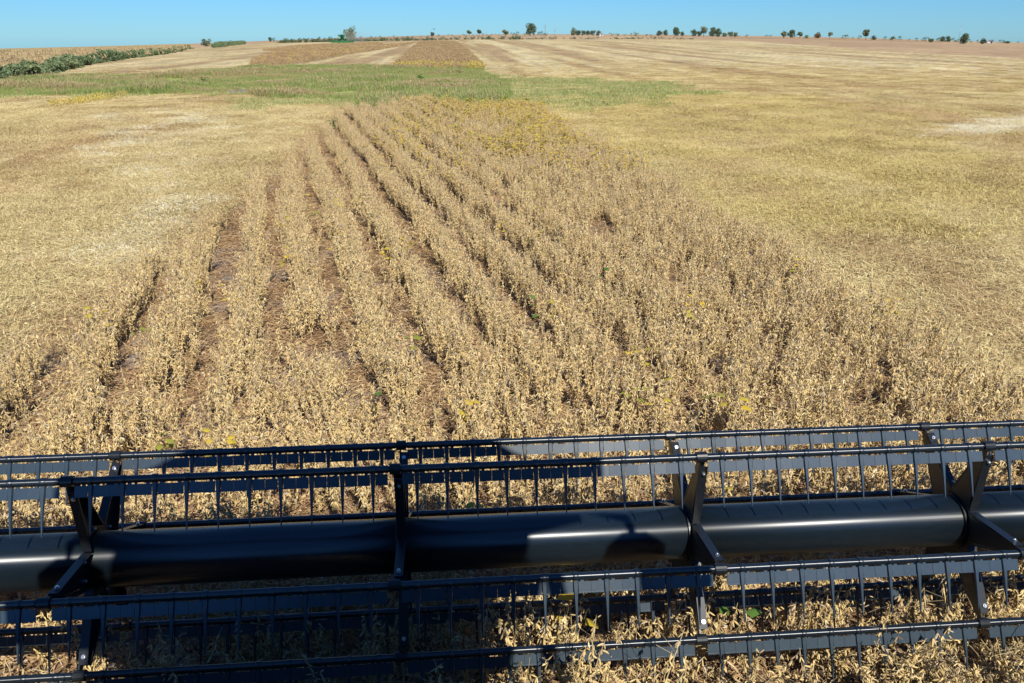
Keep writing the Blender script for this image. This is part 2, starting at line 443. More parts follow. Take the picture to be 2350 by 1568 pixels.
# ------------------------------------------------------------------ scattering of uncountable cover
def scatter(name, label, cat, protos, pts, rot, scl, idx, kind='stuff'):
    pts = np.asarray(pts, float); n = len(pts)
    pc = bpy.data.collections.new(name + '_kinds')
    for i, me in enumerate(protos):
        pc.objects.link(bpy.data.objects.new('%s_kind_%02d' % (name, i), me))
    me = bpy.data.meshes.new(name)
    me.vertices.add(n); me.vertices.foreach_set('co', pts.ravel())
    me.attributes.new('rot', 'FLOAT_VECTOR', 'POINT').data.foreach_set('vector', np.asarray(rot, float).ravel())
    s3 = np.asarray(scl, float)
    if s3.ndim == 1: s3 = np.stack([s3, s3, s3], 1)
    me.attributes.new('scl', 'FLOAT_VECTOR', 'POINT').data.foreach_set('vector', s3.ravel())
    me.attributes.new('pick', 'INT', 'POINT').data.foreach_set('value', np.asarray(idx, np.int32))
    me.update()
    o = link(name, me)
    ng = bpy.data.node_groups.new(name, 'GeometryNodeTree')
    ng.interface.new_socket('Geometry', in_out='INPUT', socket_type='NodeSocketGeometry')
    ng.interface.new_socket('Geometry', in_out='OUTPUT', socket_type='NodeSocketGeometry')
    gi = ng.nodes.new('NodeGroupInput'); go = ng.nodes.new('NodeGroupOutput')
    iop = ng.nodes.new('GeometryNodeInstanceOnPoints'); ci = ng.nodes.new('GeometryNodeCollectionInfo')
    ci.inputs['Collection'].default_value = pc
    ci.inputs['Separate Children'].default_value = True
    ci.inputs['Reset Children'].default_value = True
    iop.inputs['Pick Instance'].default_value = True
    def attr(nm, ty):
        a = ng.nodes.new('GeometryNodeInputNamedAttribute'); a.data_type = ty
        a.inputs['Name'].default_value = nm
        return a.outputs['Attribute']
    ng.links.new(gi.outputs[0], iop.inputs['Points'])
    ng.links.new(ci.outputs[0], iop.inputs['Instance'])
    ng.links.new(attr('pick', 'INT'), iop.inputs['Instance Index'])
    ng.links.new(attr('rot', 'FLOAT_VECTOR'), iop.inputs['Rotation'])
    ng.links.new(attr('scl', 'FLOAT_VECTOR'), iop.inputs['Scale'])
    ng.links.new(iop.outputs[0], go.inputs[0])
    md = o.modifiers.new('scatter', 'NODES'); md.node_group = ng
    tag(o, label, cat, kind=kind)
    return o

# ------------------------------------------------------------------ soybean plants
def pod(mb, p, d, ln, w, mi):
    """one dry pod: a flattened, slightly bent, blunt-ended case"""
    d = Vector(d).normalized()
    a = d.cross(Vector((random.uniform(-1, 1), random.uniform(-1, 1), .3))).normalized(); b = d.cross(a)
    p = Vector(p); bend = random.uniform(-.12, .12) * ln
    vs = [p]
    for t, k in ((.22, .85), (.70, 1.0)):
        q = p + d * ln * t + a * bend * math.sin(math.pi * t)
        vs += [q + a * w * .5 * k, q + b * w * .33 * k, q - a * w * .5 * k, q - b * w * .33 * k]
    vs.append(p + d * ln)
    mb.add(vs, [(0, 1, 2), (0, 2, 3), (0, 3, 4), (0, 4, 1), (1, 5, 6, 2), (2, 6, 7, 3), (3, 7, 8, 4), (4, 8, 5, 1), (9, 6, 5), (9, 7, 6), (9, 8, 7), (9, 5, 8)], mi)

def leaf(mb, p, d, ln, mi):
    d = Vector(d).normalized(); s = d.cross(Vector((0, 0, 1))).normalized(); u = s.cross(d)
    p = Vector(p); w = ln * .42
    vs = [p, p + d * ln * .35 + s * w - u * .1 * ln, p + d * ln * .75 + s * w * .7, p + d * ln - u * .12 * ln,
          p + d * ln * .75 - s * w * .7, p + d * ln * .35 - s * w - u * .1 * ln, p + d * ln * .5 + u * .06 * ln]
    mb.add(vs, [(0, 1, 6), (1, 2, 6), (2, 3, 6), (3, 4, 6), (4, 5, 6), (5, 0, 6)], mi, True)

def plant_geo(seed, rich=1.0, leaves=0):
    rs = random.getstate(); random.seed(seed)
    st, pd, lv = MB(), MB(), []
    h = random.uniform(.50, .64)
    lean = Vector((random.uniform(-.10, .10), random.uniform(-.10, .10), 0))
    def at(t): return Vector((0, 0, h * t)) + lean * t * t
    st.tube([at(0), at(.5), at(1)], [.0045, .0035, .0018], 3, 0, False)
    axes = [(at, .10, 1.0)]
    for _ in range(random.randint(3, 5)):
        t0 = random.uniform(.1, .45); q = random.uniform(0, 6.283); L = random.uniform(.2, .36)
        b0 = at(t0); out = Vector((math.cos(q), math.sin(q), 0)) * L * random.uniform(.16, .40)
        def br(t, b0=b0, out=out, L=L): return b0 + out * (t ** .8) + Vector((0, 0, L * .95 * t))
        st.tube([br(0), br(.5), br(1)], [.003, .0025, .0015], 3, 0, False)
        axes.append((br, .15, 1.0))
    for fn, t0, t1 in axes:
        n = int((13 if fn is at else 7) * rich)
        for i in range(n):
            t = t0 + (t1 - t0) * (i + random.random() * .7) / n
            base = fn(min(t, 1))
            for _ in range(random.randint(2, 4)):
                q = random.uniform(0, 6.283); dn = random.uniform(-3.0, -.25) if random.random() < .85 else random.uniform(-.3, .6)
                pod(pd, base, (math.cos(q), math.sin(q), dn), random.uniform(.031, .046), random.uniform(.0082, .0108), 0)
    for _ in range(random.randint(1, 3)):            # bare leaf stalks
        b0 = at(random.uniform(.3, .9)); q = random.uniform(0, 6.283)
        st.tube([b0, b0 + Vector((math.cos(q) * .10, math.sin(q) * .10, random.uniform(-.02, .08)))], .0012, 3, 0, False)
    for _ in range(leaves):
        m = MB(); b0 = at(random.uniform(.5, 1)); q = random.uniform(0, 6.283)
        d = Vector((math.cos(q), math.sin(q), .2)); tip = b0 + d * .05
        leaf(m, tip, (d.x, d.y, random.uniform(-.4, .3)), random.uniform(.07, .11), 0)
        lv.append(m)
    random.setstate(rs)
    return st, pd, lv

NK = 10
plant_parts = []
plant_whole = []
for k in range(NK):
    st, pd, _ = plant_geo(100 + k)
    plant_parts.append((st.mesh('soybean_stem', M['stem']), pd.mesh('soybean_pods', M['pod'])))
    w = MB(); w.add(st.v, st.f, 0); w.add(pd.v, pd.f, 1)
    plant_whole.append(w.mesh('soybean_whole', [M['stem'], M['pod']]))

ROW_A = R(11.4)                                   # planter rows run a little left of the combine's track
row_dir = np.array([-math.sin(ROW_A), math.cos(ROW_A)]); row_nrm = np.array([math.cos(ROW_A), math.sin(ROW_A)])
def row_plants(y0, y1, x0f, x1f, step, spread=.068):
    """points along the planter rows inside the uncut swath"""
    out = []
    ks = np.arange(-30, 40)
    for k in ks:
        L = np.arange(-5, 60, step)
        L = L + rng.uniform(-.5, .5, len(L)) * step * 1.4
        off = k * .725 + .065 + rng.normal(0, 1, len(L)) * (spread + .04 * vnoise(L * .5 + 3 * k, L * 0 + k * 2.3) + .13 * np.clip((9.2 - L) / 4, 0, 1) + .10 * np.clip((row_nrm[0] * k * .725 + row_dir[0] * L - .2) / 2.5, 0, 1)) + (vnoise(L * .35 + k * 13.7, L * 0 + k) - .5) * .10
        P = row_nrm[None, :] * off[:, None] + row_dir[None, :] * L[:, None]
        keep = (P[:, 1] > y0) & (P[:, 1] < y1)
        P = P[keep]
        keep = (P[:, 0] > x0f(P[:, 1])) & (P[:, 0] < x1f(P[:, 1]))
        P = P[keep]
        gap = vnoise(P[:, 0] * 1.9 + 31, P[:, 1] * 1.3 + k * 5)
        out.append(P[gap > .20])
    return np.vstack(out)
EDGE = area([(800, 262), (870, 262), (930, 246), (965, 238), (1010, 246), (1100, 256), (1190, 252), (1260, 262), (1300, 282)])
_ea = np.array([math.atan2(*e) for e in EDGE]); _ed = np.array([math.hypot(*e) for e in EDGE])
pl = row_plants(3.02, 47, lambda y: np.full_like(y, CROP_L) + (fnoise(y * .8, y * 0) - .5) * .5, lambda y: crop_right(y) + (fnoise(y * .7 + 40, y * 0) - .5) * .5, .038)
pl = pl[np.hypot(pl[:, 0], pl[:, 1]) < np.interp(np.arctan2(pl[:, 0], pl[:, 1]), _ea, _ed) + rng.normal(0, .6, len(pl))]
pl = pl[(np.abs(np.arctan2(pl[:, 0], pl[:, 1]) - CAM_YAW) < R(62))]
def plant_pose(P, lean):
    n = len(P)
    rot = np.stack([rng.normal(0, lean, n), rng.normal(0, lean, n), rng.uniform(0, 6.283, n)], 1)
    scl = rng.uniform(.82, 1.12, n) * (.88 + .24 * fnoise(P[:, 0] * .6, P[:, 1] * .3))
    return rot, scl, rng.integers(0, NK, n)
rot, scl, idx = plant_pose(pl, .10)
pz = terr(pl[:, 0], pl[:, 1]) - .01
# the plants that show largest: nearest the camera and inside its view
dist = np.sqrt(pl[:, 0] ** 2 + pl[:, 1] ** 2 + (CAM_H - .4) ** 2)
azd = np.arctan2(pl[:, 0], pl[:, 1]) - CAM_YAW
vis = (azd > R(-37)) & (azd < R(41)) & (pl[:, 1] > 3.05)
order = np.argsort(np.where(vis, dist, 1e9))[:280]
mask = np.ones(len(pl), bool); mask[order] = False
for i in order:
    k = int(idx[i])
    o = link('soybean_plant', plant_parts[k][0], loc=(pl[i, 0], pl[i, 1], pz[i]))
    o.rotation_euler = rot[i]; o.scale = [scl[i]] * 3
    tag(o, 'dry leafless soybean plant hung with tan pods right at the reel', 'soybean plant', 'soybean plants at the reel')
    c = link('pods', plant_parts[k][1], o)
    c['kind'] = 'stuff'
for k in range(3):
    st, pd, lv = plant_geo(340 + k, .8, 9)
    w = MB(); w.add(st.v, st.f, 0); w.add(pd.v, pd.f, 1)
    for l in lv: w.add(l.v, l.f, 2)
    plant_whole.append(w.mesh('soybean_whole', [M['stem'], M['pod'], M['leaf_yellow']]))
fr = np.clip((pl[:, 1] - 17) / 10, 0, 1) * np.clip((pl[:, 0] + 2.5) / 3, 0, 1) * np.clip((fnoise(pl[:, 0] * .5, pl[:, 1] * .22 + 5) - .30) * 2.6, 0, .7)
yk = rng.random(len(pl)) < fr + .004
idx[yk & mask] = rng.integers(NK, NK + 3, int((yk & mask).sum()))
scatter('soybean_crop', 'dense rows of dry tan soybeans standing uncut ahead of the reel', 'crop', plant_whole,
        np.column_stack([pl, pz])[mask], rot[mask], scl[mask], idx[mask])

# plants just cut, tipping back over the knife onto the header deck
nc = 620
cx = rng.uniform(-3.4, 4.6, nc); cy = rng.uniform(2.05, 3.08, nc)
cz = .12 + (3.05 - cy) * .20 + rng.uniform(0, .16, nc)
crot = np.stack([rng.normal(.75, .4, nc), rng.normal(0, .55, nc), rng.normal(0, .5, nc)], 1)
scatter('cut_soybean_plants', 'tangle of cut soybean stems and pods tipping onto the header under the reel', 'crop', plant_whole,
        np.column_stack([cx, cy, cz]), crot, rng.uniform(.75, 1.0, nc), rng.integers(0, NK, nc))

stem_k = []
for k in range(3):
    rs = np.random.default_rng(880 + k); mb = MB()
    for i in range(26):
        a = rs.normal(.5, .5); L = rs.uniform(.2, .5); x, y, z = rs.uniform(-.25, .25), rs.uniform(-.2, .2), rs.uniform(0, .16); t = rs.normal(0, .18) * L
        mb.tube([(x, y, max(.005, z - t)), (x + math.cos(a) * L * .5, y + math.sin(a) * L * .5, z + .02), (x + math.cos(a) * L, y + math.sin(a) * L, max(.005, z + t))], [.003, .0028, .002], 3, 0, False)
    stem_k.append(mb.mesh('cut_stem', M['stem']))
nq = 16
scatter('cut_stems', 'pale cut stems lying heaped on the header in front of the knife', 'straw', stem_k,
        np.column_stack([rng.uniform(2.3, 4.2, nq), rng.uniform(2.45, 2.85, nq), rng.uniform(.2, .34, nq)]), np.column_stack([rng.normal(0, .2, (nq, 2)), rng.uniform(-.6, .9, nq)]), rng.uniform(.8, 1.1, nq), rng.integers(0, 3, nq))

# soybeans that still hold a few leaves
leafy_px = [(540, 690), (322, 775), (228, 750), (835, 925), (958, 775), (1068, 960), (1520, 920), (1630, 930), (1682, 980), (1245, 705), (358, 1005),
            (1282, 712), (700, 470), (728, 492), (775, 480), (860, 500), (835, 450), (880, 585), (765, 560), (1450, 915), (660, 520), (1395, 640), (505, 470), (1140, 520), (1300, 330), (1340, 320), (1225, 325), (1190, 300)]
leafy_xy = [spot(px, py + 12, .3) for px, py in leafy_px] + [(-.02, 4.45), (.10, 4.5), (1.75, 4.3), (.12, 4.28), (.55, 3.35), (1.4, 3.2)]
leafy_kinds = []
for k in range(6):
    st, pd, lv = plant_geo(300 + k, .7, 3 + k % 3)
    mt = [M['leaf_yellow'], M['leaf_yellowgreen'], M['leaf_yellow'], M['leaf_green'], M['leaf_yellowgreen'], M['leaf_yellow']][k]
    leafy_kinds.append((st.mesh('leafy_stem', M['stem']), pd.mesh('leafy_pods', M['pod']), [l.mesh('soybean_leaf', mt) for l in lv]))
for i, (x, y) in enumerate(leafy_xy):
    k = i % 6
    o = link('soybean_plant', leafy_kinds[k][0], loc=(x, y, tz(x, y) - .01))
    o.rotation_euler = (random.gauss(0, .1), random.gauss(0, .1), random.uniform(0, 6.28))
    tag(o, 'soybean plant still holding %s among bare dry ones' % ['a few yellow leaves', 'some yellow-green leaves', 'four or five yellow leaves', 'a few green leaves', 'pale yellow-green leaves', 'broad yellow leaves'][k],
        'soybean plant', 'soybeans still holding leaves, kind %s' % 'abcdef'[k])
    c = link('pods', leafy_kinds[k][1], o); c['kind'] = 'stuff'
    for lm in leafy_kinds[k][2]: link('leaf', lm, o)

# ------------------------------------------------------------------ litter and straw
def litter_patch(seed, n, size, lens, width, mats, up=.02, leafy=.25, stalks=0):
    rs = np.random.default_rng(seed); mb = MB()
    for i in range(n):
        x, y = rs.uniform(-size / 2, size / 2, 2); q = rs.uniform(0, math.pi)
        L = rs.uniform(*lens); w = rs.uniform(*width); z = rs.uniform(.002, up)
        mi = int(rs.random() < .25) if len(mats) > 1 else 0
        c, s = math.cos(q), math.sin(q)
        if rs.random() < leafy:                       # crumpled leaf scrap
            r = rs.uniform(.008, .02); t = rs.uniform(-.5, .5, 4) * r
            mb.add([(x + r * c, y + r * s, z + t[0]), (x - r * s, y + r * c, z + t[1]), (x - r * c, y - r * s, z + t[2]), (x + r * s, y - r * c, z + t[3])], [(0, 1, 2), (0, 2, 3)], mi)
        else:
            dz = rs.normal(0, up * .6); bx, by = -s * L * rs.normal(0, .10), c * L * rs.normal(0, .10)
            a = (x - c * L / 2, y - s * L / 2, max(.001, z - dz)); m = (x + bx, y + by, z + .004); b = (x + c * L / 2, y + s * L / 2, max(.001, z + dz))
            ox, oy = -s * w / 2, c * w / 2
            mb.add([(a[0] - ox, a[1] - oy, a[2]), (a[0] + ox, a[1] + oy, a[2]), (m[0] - ox, m[1] - oy, m[2] + w * .3), (m[0] + ox, m[1] + oy, m[2]), (b[0] - ox, b[1] - oy, b[2] + w * .4), (b[0] + ox, b[1] + oy, b[2])],
                   [(0, 1, 3, 2), (2, 3, 5, 4)], mi)
    for i in range(stalks):                           # short standing stubs left by the knife
        x, y = rs.uniform(-size / 2, size / 2, 2)
        mb.tube([(x, y, 0), (x + rs.normal(0, .01), y + rs.normal(0, .01), rs.uniform(.04, .09))], [.004, .003], 3, 0, True, False)
    return mb.mesh('residue', mats)

lit_k = [litter_patch(500 + k, 300, .9, (.06, .24), (.003, .007), [M['litter'], M['straw_brown']], .022, .38) for k in range(5)]
g = np.stack(np.meshgrid(np.arange(-5, 5.6, .5), np.arange(3.2, 47, .5)), -1).reshape(-1, 2)
g = g + rng.uniform(-.2, .2, g.shape)
g = g[(g[:, 0] > CROP_L - .3) & (g[:, 0] < crop_right(g[:, 1]) + .3)]
g = g[np.hypot(g[:, 0], g[:, 1]) < 45]
n = len(g)
scatter('leaf_litter', 'rusty fallen leaf stalks and scraps carpeting the soil between bean rows', 'leaf litter', lit_k,
        np.column_stack([g, terr(g[:, 0], g[:, 1]) + .012]), np.column_stack([np.zeros((n, 2)), rng.uniform(0, 6.28, n)]), rng.uniform(.9, 1.15, n), rng.integers(0, 5, n))

st_k = [litter_patch(600 + k, 700, 1.3, (.04, .19), (.0028, .006), [M['straw'], M['straw_brown']], .035, .09, 10) for k in range(5)] + \
       [litter_patch(650 + k, 640, 1.3, (.04, .18), (.0028, .006), [M['straw_brown'], M['straw']], .035, .12, 12) for k in range(3)] + \
       [litter_patch(680 + k, 700, 1.3, (.04, .16), (.003, .007), [M['chaff_and_glare'], M['straw']], .03, .12, 6) for k in range(3)] + \
       [litter_patch(690 + k, 680, 1.3, (.04, .16), (.003, .007), [M['straw_yellow'], M['straw_brown']], .035, .14, 6) for k in range(2)]
def stubble_points():
    out = []
    for (r0, r1, step) in ((4, 26, .62), (26, 48, .8), (48, 80, 1.1), (80, 125, 1.6)):
        a = np.arange(-80, 105, step)
        G = np.stack(np.meshgrid(a, np.arange(0, 126, step)), -1).reshape(-1, 2)
        G = G + rng.uniform(-.35, .35, G.shape) * step
        d = np.hypot(G[:, 0], G[:, 1]); az = np.arctan2(G[:, 0], G[:, 1]) - CAM_YAW
        k = (d >= r0) & (d < r1) & (np.abs(az) < R(40 if r0 > 4 else 46)) & (rng.random(len(d)) > np.clip((d - 85) / 40, 0, 1))
        out.append(G[k])
    G = np.vstack(out)
    near = (G[:, 0] > CROP_L - .25) & (G[:, 0] < crop_right(G[:, 1]) + .25) & (np.hypot(G[:, 0], G[:, 1]) < 47)
    return G[~near & ~inside(G[:, 0], G[:, 1], TALL) & ~inside(G[:, 0], G[:, 1], FAR_STRIP)]
sp = stubble_points(); n = len(sp)
streak = fnoise(sp[:, 0] * .42 + 11, sp[:, 1] * .010 + 2)
patch = fnoise(sp[:, 0] * .11 + 60, sp[:, 1] * .09 + 4)
brown_w = np.clip((.47 - streak) * 6, 0, 1) * np.where(sp[:, 0] < 0, .55, 1) + np.clip((.50 - patch) * 3, 0, .7) * (sp[:, 0] > 6)
pick = np.where(rng.random(n) < brown_w + .12, rng.integers(5, 8, n), rng.integers(0, 5, n))
yz = (rng.random(n) < np.clip((fnoise(sp[:, 0] * .13 + 3, sp[:, 1] * .06 + 5) - .30) * 4, 0, .85)) & (sp[:, 0] > 3) & (sp[:, 0] < 20 + rng.normal(0, 3, n)) & (sp[:, 1] > 13) & (sp[:, 1] < 50)
pick[yz] = rng.integers(11, 13, int(yz.sum()))
pick[inside(sp[:, 0], sp[:, 1], BROWN)] = 6
pale = (inside(sp[:, 0], sp[:, 1], GLARE) & (rng.random(n) < .7)) | (inside(sp[:, 0], sp[:, 1], VEIL) & (rng.random(n) < .22))
pick[pale] = rng.integers(8, 11, int(pale.sum()))
for nm, lab, k in (('straw_residue', 'bleached bean straw and chaff strewn over the harvested ground left of the crop', sp[:, 0] < 0),
                   ('bean_straw', 'straw coloured chaff and stubble covering the harvested ground right of the crop', sp[:, 0] >= 0)):
    m_ = int(k.sum())
    scatter(nm, lab, 'straw', st_k, np.column_stack([sp[k], terr(sp[k, 0], sp[k, 1]) + .014]),
            np.column_stack([np.zeros((m_, 2)), rng.uniform(0, 6.28, m_)]), rng.uniform(.85, 1.25, m_), pick[k])

# ------------------------------------------------------------------ green wet spot: weeds and grass
def tuft(seed, n, h, spread, w, mats, plume=0.0):
    rs = np.random.default_rng(seed); mb = MB()
    for i in range(n):
        x, y = rs.normal(0, spread, 2); q = rs.uniform(0, 6.283); L = h * rs.uniform(.55, 1.1)
        ln = rs.uniform(.15, .75) * L; c, s = math.cos(q), math.sin(q)
        ox, oy = -s * w / 2, c * w / 2
        a = (x, y, 0); m = (x + c * ln * .35, y + s * ln * .35, L * .6); b = (x + c * ln, y + s * ln, L * rs.uniform(.8, 1))
        mb.add([(a[0] - ox, a[1] - oy, 0), (a[0] + ox, a[1] + oy, 0), (m[0] + ox, m[1] + oy, m[2]), (m[0] - ox, m[1] - oy, m[2]), b], [(0, 1, 2, 3), (3, 2, 4)], 0)
        if rs.random() < plume:
            mb.add([(b[0] - ox * 2, b[1] - oy * 2, b[2] - .05), (b[0] + ox * 2, b[1] + oy * 2, b[2] - .05), (b[0] + c * .03, b[1] + s * .03, b[2] + .09)], [(0, 1, 2)], 1)
    return mb.mesh('tuft', mats)
def in_poly_points(poly, step, jit=.5):
    P = np.array(poly); lo, hi = P.min(0), P.max(0)
    G = np.stack(np.meshgrid(np.arange(lo[0], hi[0], step), np.arange(lo[1], hi[1], step)), -1).reshape(-1, 2)
    G = G + rng.uniform(-jit, jit, G.shape) * step
    return G[inside(G[:, 0], G[:, 1], poly)]
def stand(G): return np.column_stack([G, terr(G[:, 0], G[:, 1]) - .01])
def spin(n): return np.column_stack([np.zeros((n, 2)), rng.uniform(0, 6.283, n)])

tall_k = [tuft(700 + k, 60, .50, .20, .016, [M['grass'], M['corn']], .05) for k in range(4)] + [tuft(710 + k, 46, .6, .16, .020, [M['grass_tan'], M['corn']], .3) for k in range(2)]
G = in_poly_points(TALL, .42)
G = G[~inside(G[:, 0], G[:, 1], MUD) | (rng.random(len(G)) < .3)]
keep = fnoise(G[:, 0] * .22 + 9, G[:, 1] * .22) > .30
G = G[keep]; n = len(G)
hs = .25 + .95 * np.clip(fnoise(G[:, 0] * .20, G[:, 1] * .16 + 20) * 1.6 - .3, 0, 1)
tan_w = np.clip((fnoise(G[:, 0] * .14 + 80, G[:, 1] * .2) - .55) * 5, .04, .9)
scatter('weed_grass', 'tall green and tan weedy grass filling the wet spot in the field', 'grass', tall_k, stand(G), spin(n), hs, np.where(rng.random(n) < tan_w, rng.integers(4, 6, n), rng.integers(0, 4, n)))
short_k = [tuft(720 + k, 40, .14, .22, .016, [M['grass_short'], M['corn']], .05) for k in range(4)]
lo, hi = np.array(GREEN).min(0) - 5, np.array(GREEN).max(0) + 5
G = np.stack(np.meshgrid(np.arange(lo[0], hi[0], .37), np.arange(lo[1], hi[1], .37)), -1).reshape(-1, 2)
G = G + rng.uniform(-.2, .2, G.shape)
G = G[ragged(G[:, 0] + rng.normal(0, .5, len(G)), G[:, 1] + rng.normal(0, .5, len(G)), GREEN) & ~inside(G[:, 0], G[:, 1], TALL)]
G = G[~((G[:, 0] > CROP_L) & (G[:, 0] < 4.4) & (np.hypot(G[:, 0], G[:, 1]) < 44))]
G = G[fnoise(G[:, 0] * .4, G[:, 1] * .3) + rng.normal(0, .12, len(G)) > .36]; n = len(G)
scatter('mown_weeds', 'short mown green weeds spreading right of the tall wet spot', 'grass', short_k, stand(G), spin(n), rng.uniform(.6, 1.3, n), rng.integers(0, 4, n))

# the yellow remnant and the far uncut strips
def clump(seed, n, w, h, q, mats, k2=.0):
    rs = np.random.default_rng(seed); mb = MB()
    for i in range(n):
        x, y = rs.uniform(-w / 2, w / 2, 2); z = h * rs.uniform(.12, 1) ** .7; s = q * rs.uniform(.6, 1.3)
        a = rs.uniform(0, 6.283); t = rs.normal(0, .35)
        ux, uy = math.cos(a) * s / 2, math.sin(a) * s / 2
        mb.add([(x - ux, y - uy, max(0, z - s)), (x + ux, y + uy, max(0, z - s * .9)), (x + ux * .4 + t * s, y + uy * .4, z + s * .2)], [(0, 1, 2)], int(rs.random() < k2))
    return mb.mesh('clump', mats)
far_k = [clump(740 + k, 90, .9, .6, .10, [M['far_crop'], M['far_crop_yellow']], .06) for k in range(4)]
yel_k = [clump(750 + k, 90, .9, .65, .10, [M['far_crop_yellow'], M['leaf_yellowgreen']], .25) for k in range(3)]
G = in_poly_points(FAR_STRIP, .75, .35); n = len(G)
yl = G[:, 1] < 108 + 8 * fnoise(G[:, 0] * .5, G[:, 0] * 0)
scatter('soybean_strip', 'brown strip of uncut soybeans running up the slope past the wet spot', 'crop', far_k + yel_k, stand(G), spin(n), rng.uniform(.8, 1.15, n),
        np.where(yl & (rng.random(n) < .45), rng.integers(4, 7, n), rng.integers(0, 4, n)))
# planter rows show as lines across this strip
def rowed(poly, gap, step, ang):
    P = np.array(poly); c = P.mean(0); r = np.abs(P - c).max() * 1.5
    U = np.array([math.cos(ang), math.sin(ang)]); V = np.array([-U[1], U[0]])
    g_ = np.stack(np.meshgrid(np.arange(-r, r, step), np.arange(-r, r, gap)), -1).reshape(-1, 2)
    Q = c + g_[:, :1] * U + g_[:, 1:] * V + rng.normal(0, .12, g_.shape)
    return Q[inside(Q[:, 0], Q[:, 1], poly)]
G = rowed(SIDE_STRIP, 3.0, .7, R(62)); n = len(G)
scatter('soybean_strip', 'uncut soybean strip with visible rows on the far left slope', 'crop', far_k + yel_k, stand(G), spin(n), rng.uniform(.85, 1.2, n),
        np.where(rng.random(n) < .04, rng.integers(4, 7, n), rng.integers(0, 4, n)))
G = rowed(UPPER_STRIP, 2.6, 1.0, R(62)); n = len(G)
scatter('soybean_strip', 'narrow brown soybean strip left uncut in front of the green combine', 'crop', far_k, stand(G), spin(n), rng.uniform(.85, 1.3, n), rng.integers(0, 4, n))
G = in_poly_points(YELLOW_PATCH, .7); n = len(G)
scatter('yellow_soybeans', 'small yellow patch of missed soybeans left of the wet spot', 'crop', yel_k, stand(G), spin(n), rng.uniform(.35, .7, n), rng.integers(0, 3, n))

# ------------------------------------------------------------------ corn field beyond the fence line
corn_k = []
for k in range(4):
    rs = np.random.default_rng(760 + k); mb = MB()
    for i in range(10):
        x = -2.5 + .55 * i + rs.normal(0, .1); y = rs.normal(0, .08); h = rs.uniform(1.7, 2.2)
        mb.tube([(x, y, 0), (x + rs.normal(0, .06), y + rs.normal(0, .06), h)], [.02, .008], 3, 0, False, False)
        for j in range(5):
            z = rs.uniform(.5, h * .95); a = rs.uniform(0, 6.283); L = rs.uniform(.3, .55)
            ux, uy = math.cos(a), math.sin(a)
            mb.add([(x - uy * .04, y + ux * .04, z), (x + uy * .04, y - ux * .04, z), (x + ux * L * .6, y + uy * L * .6, z + .12), (x + ux * L, y + uy * L, z - .35)], [(0, 1, 2), (1, 3, 2)], 0)
    corn_k.append(mb.mesh('corn_row', M['corn']))
pts = []
for r_, step in ((0, 3.2), (1, 5.5)):
    g_ = np.stack(np.meshgrid(np.arange(-360, -20, 5.3), np.arange(60, 720, 1.6 if r_ == 0 else 3.2)), -1).reshape(-1, 2)
    g_ = g_ + rng.uniform(-.4, .4, g_.shape)
    d = np.hypot(g_[:, 0], g_[:, 1]); az = np.arctan2(g_[:, 0], g_[:, 1]); hd = np.interp(az, _he_az, _he_d)
    k = (az < col_az(425)) & (az > col_az(-230)) & (d > hd + 9) & ((d < 230) if r_ == 0 else (d >= 230))
    pts.append(g_[k])
G = np.vstack(pts); n = len(G)
scatter('corn_field', 'ripe tan corn standing beyond the weedy fence line on the left', 'crop', corn_k, stand(G), np.column_stack([np.zeros((n, 2)), rng.normal(.1, .25, n)]), rng.uniform(.65, .85, n), rng.integers(0, 4, n))

# ------------------------------------------------------------------ leafy crowns
def crown(seed, w, h, n, q, mat, lobes=9, low=.0, mat2=None):
    """leaf clumps gathered on limb ends, with gaps between them"""
    rs = np.random.default_rng(seed); mb = MB()
    cs = []
    for i in range(lobes):
        a = rs.uniform(0, 6.283); r = rs.uniform(.1, .75) ** .8; z = low + (1 - low) * rs.uniform(.12, .9)
        k = math.sin(math.pi * min(.97, max(.12, (z - low) / (1 - low)))) ** .6
        cs.append((math.cos(a) * r * w / 2 * k, math.sin(a) * r * w / 2 * k, z * h, rs.uniform(.20, .34) * min(w, h)))
    for i in range(n):
        c = cs[rs.integers(len(cs))]
        v = rs.normal(0, 1, 3); v = v / np.linalg.norm(v) * c[3] * rs.uniform(.55, 1.05) ** .6
        p = np.array(c[:3]) + v * np.array([1, 1, .8])
        if p[2] < .02 * h: p[2] = .02 * h
        s = q * rs.uniform(.6, 1.4); t1 = rs.normal(0, 1, 3); t1 /= np.linalg.norm(t1); t2 = rs.normal(0, 1, 3); t2 /= np.linalg.norm(t2)
        mb.add([p - t1 * s, p + t1 * s, p + t2 * s * 1.2], [(0, 1, 2)], 0)
    return mb, cs

tree_count = [0]
def tree(px, d, hpx, wpx, label, kind='tree_a', group=None, base=.26, name='tree', sink=0.0):
    tree_count[0] += 1; sd = 900 + tree_count[0] * 7
    x, y = bearing(px, d); z = tz(x, y) - sink
    sc = d * math.cos(col_az(px) - CAM_YAW) / 1792.0 * .97
    h, w = hpx * sc * 1.12, wpx * sc * 1.25
    o = empty(name, (x, y, z), random.uniform(0, 6.28))
    mb, cs = crown(sd, w * 1.02, h * (1 - base), 1200, max(.22, min(w, h) * .065), M[kind], lobes=int(13 + h * .4))
    mb.build('crown', M[kind], o, (0, 0, h * base))
    t = MB(); r0 = h * .028
    t.tube([(0, 0, -.3), (r0, 0, h * base), (0, r0, h * .62), (0, 0, h * .85)], [r0, r0 * .8, r0 * .5, r0 * .2], 6)
    for c in cs[:6]:
        t.tube([(r0 * .4, 0, h * (base * .85 + .05)), (c[0] * .6, c[1] * .6, h * base + c[2] * .55), (c[0], c[1], h * base + c[2])], [r0 * .45, r0 * .3, r0 * .12], 4)
    t.build('trunk', M['bark'], o)
    tag(o, label, 'tree', group)
    return o

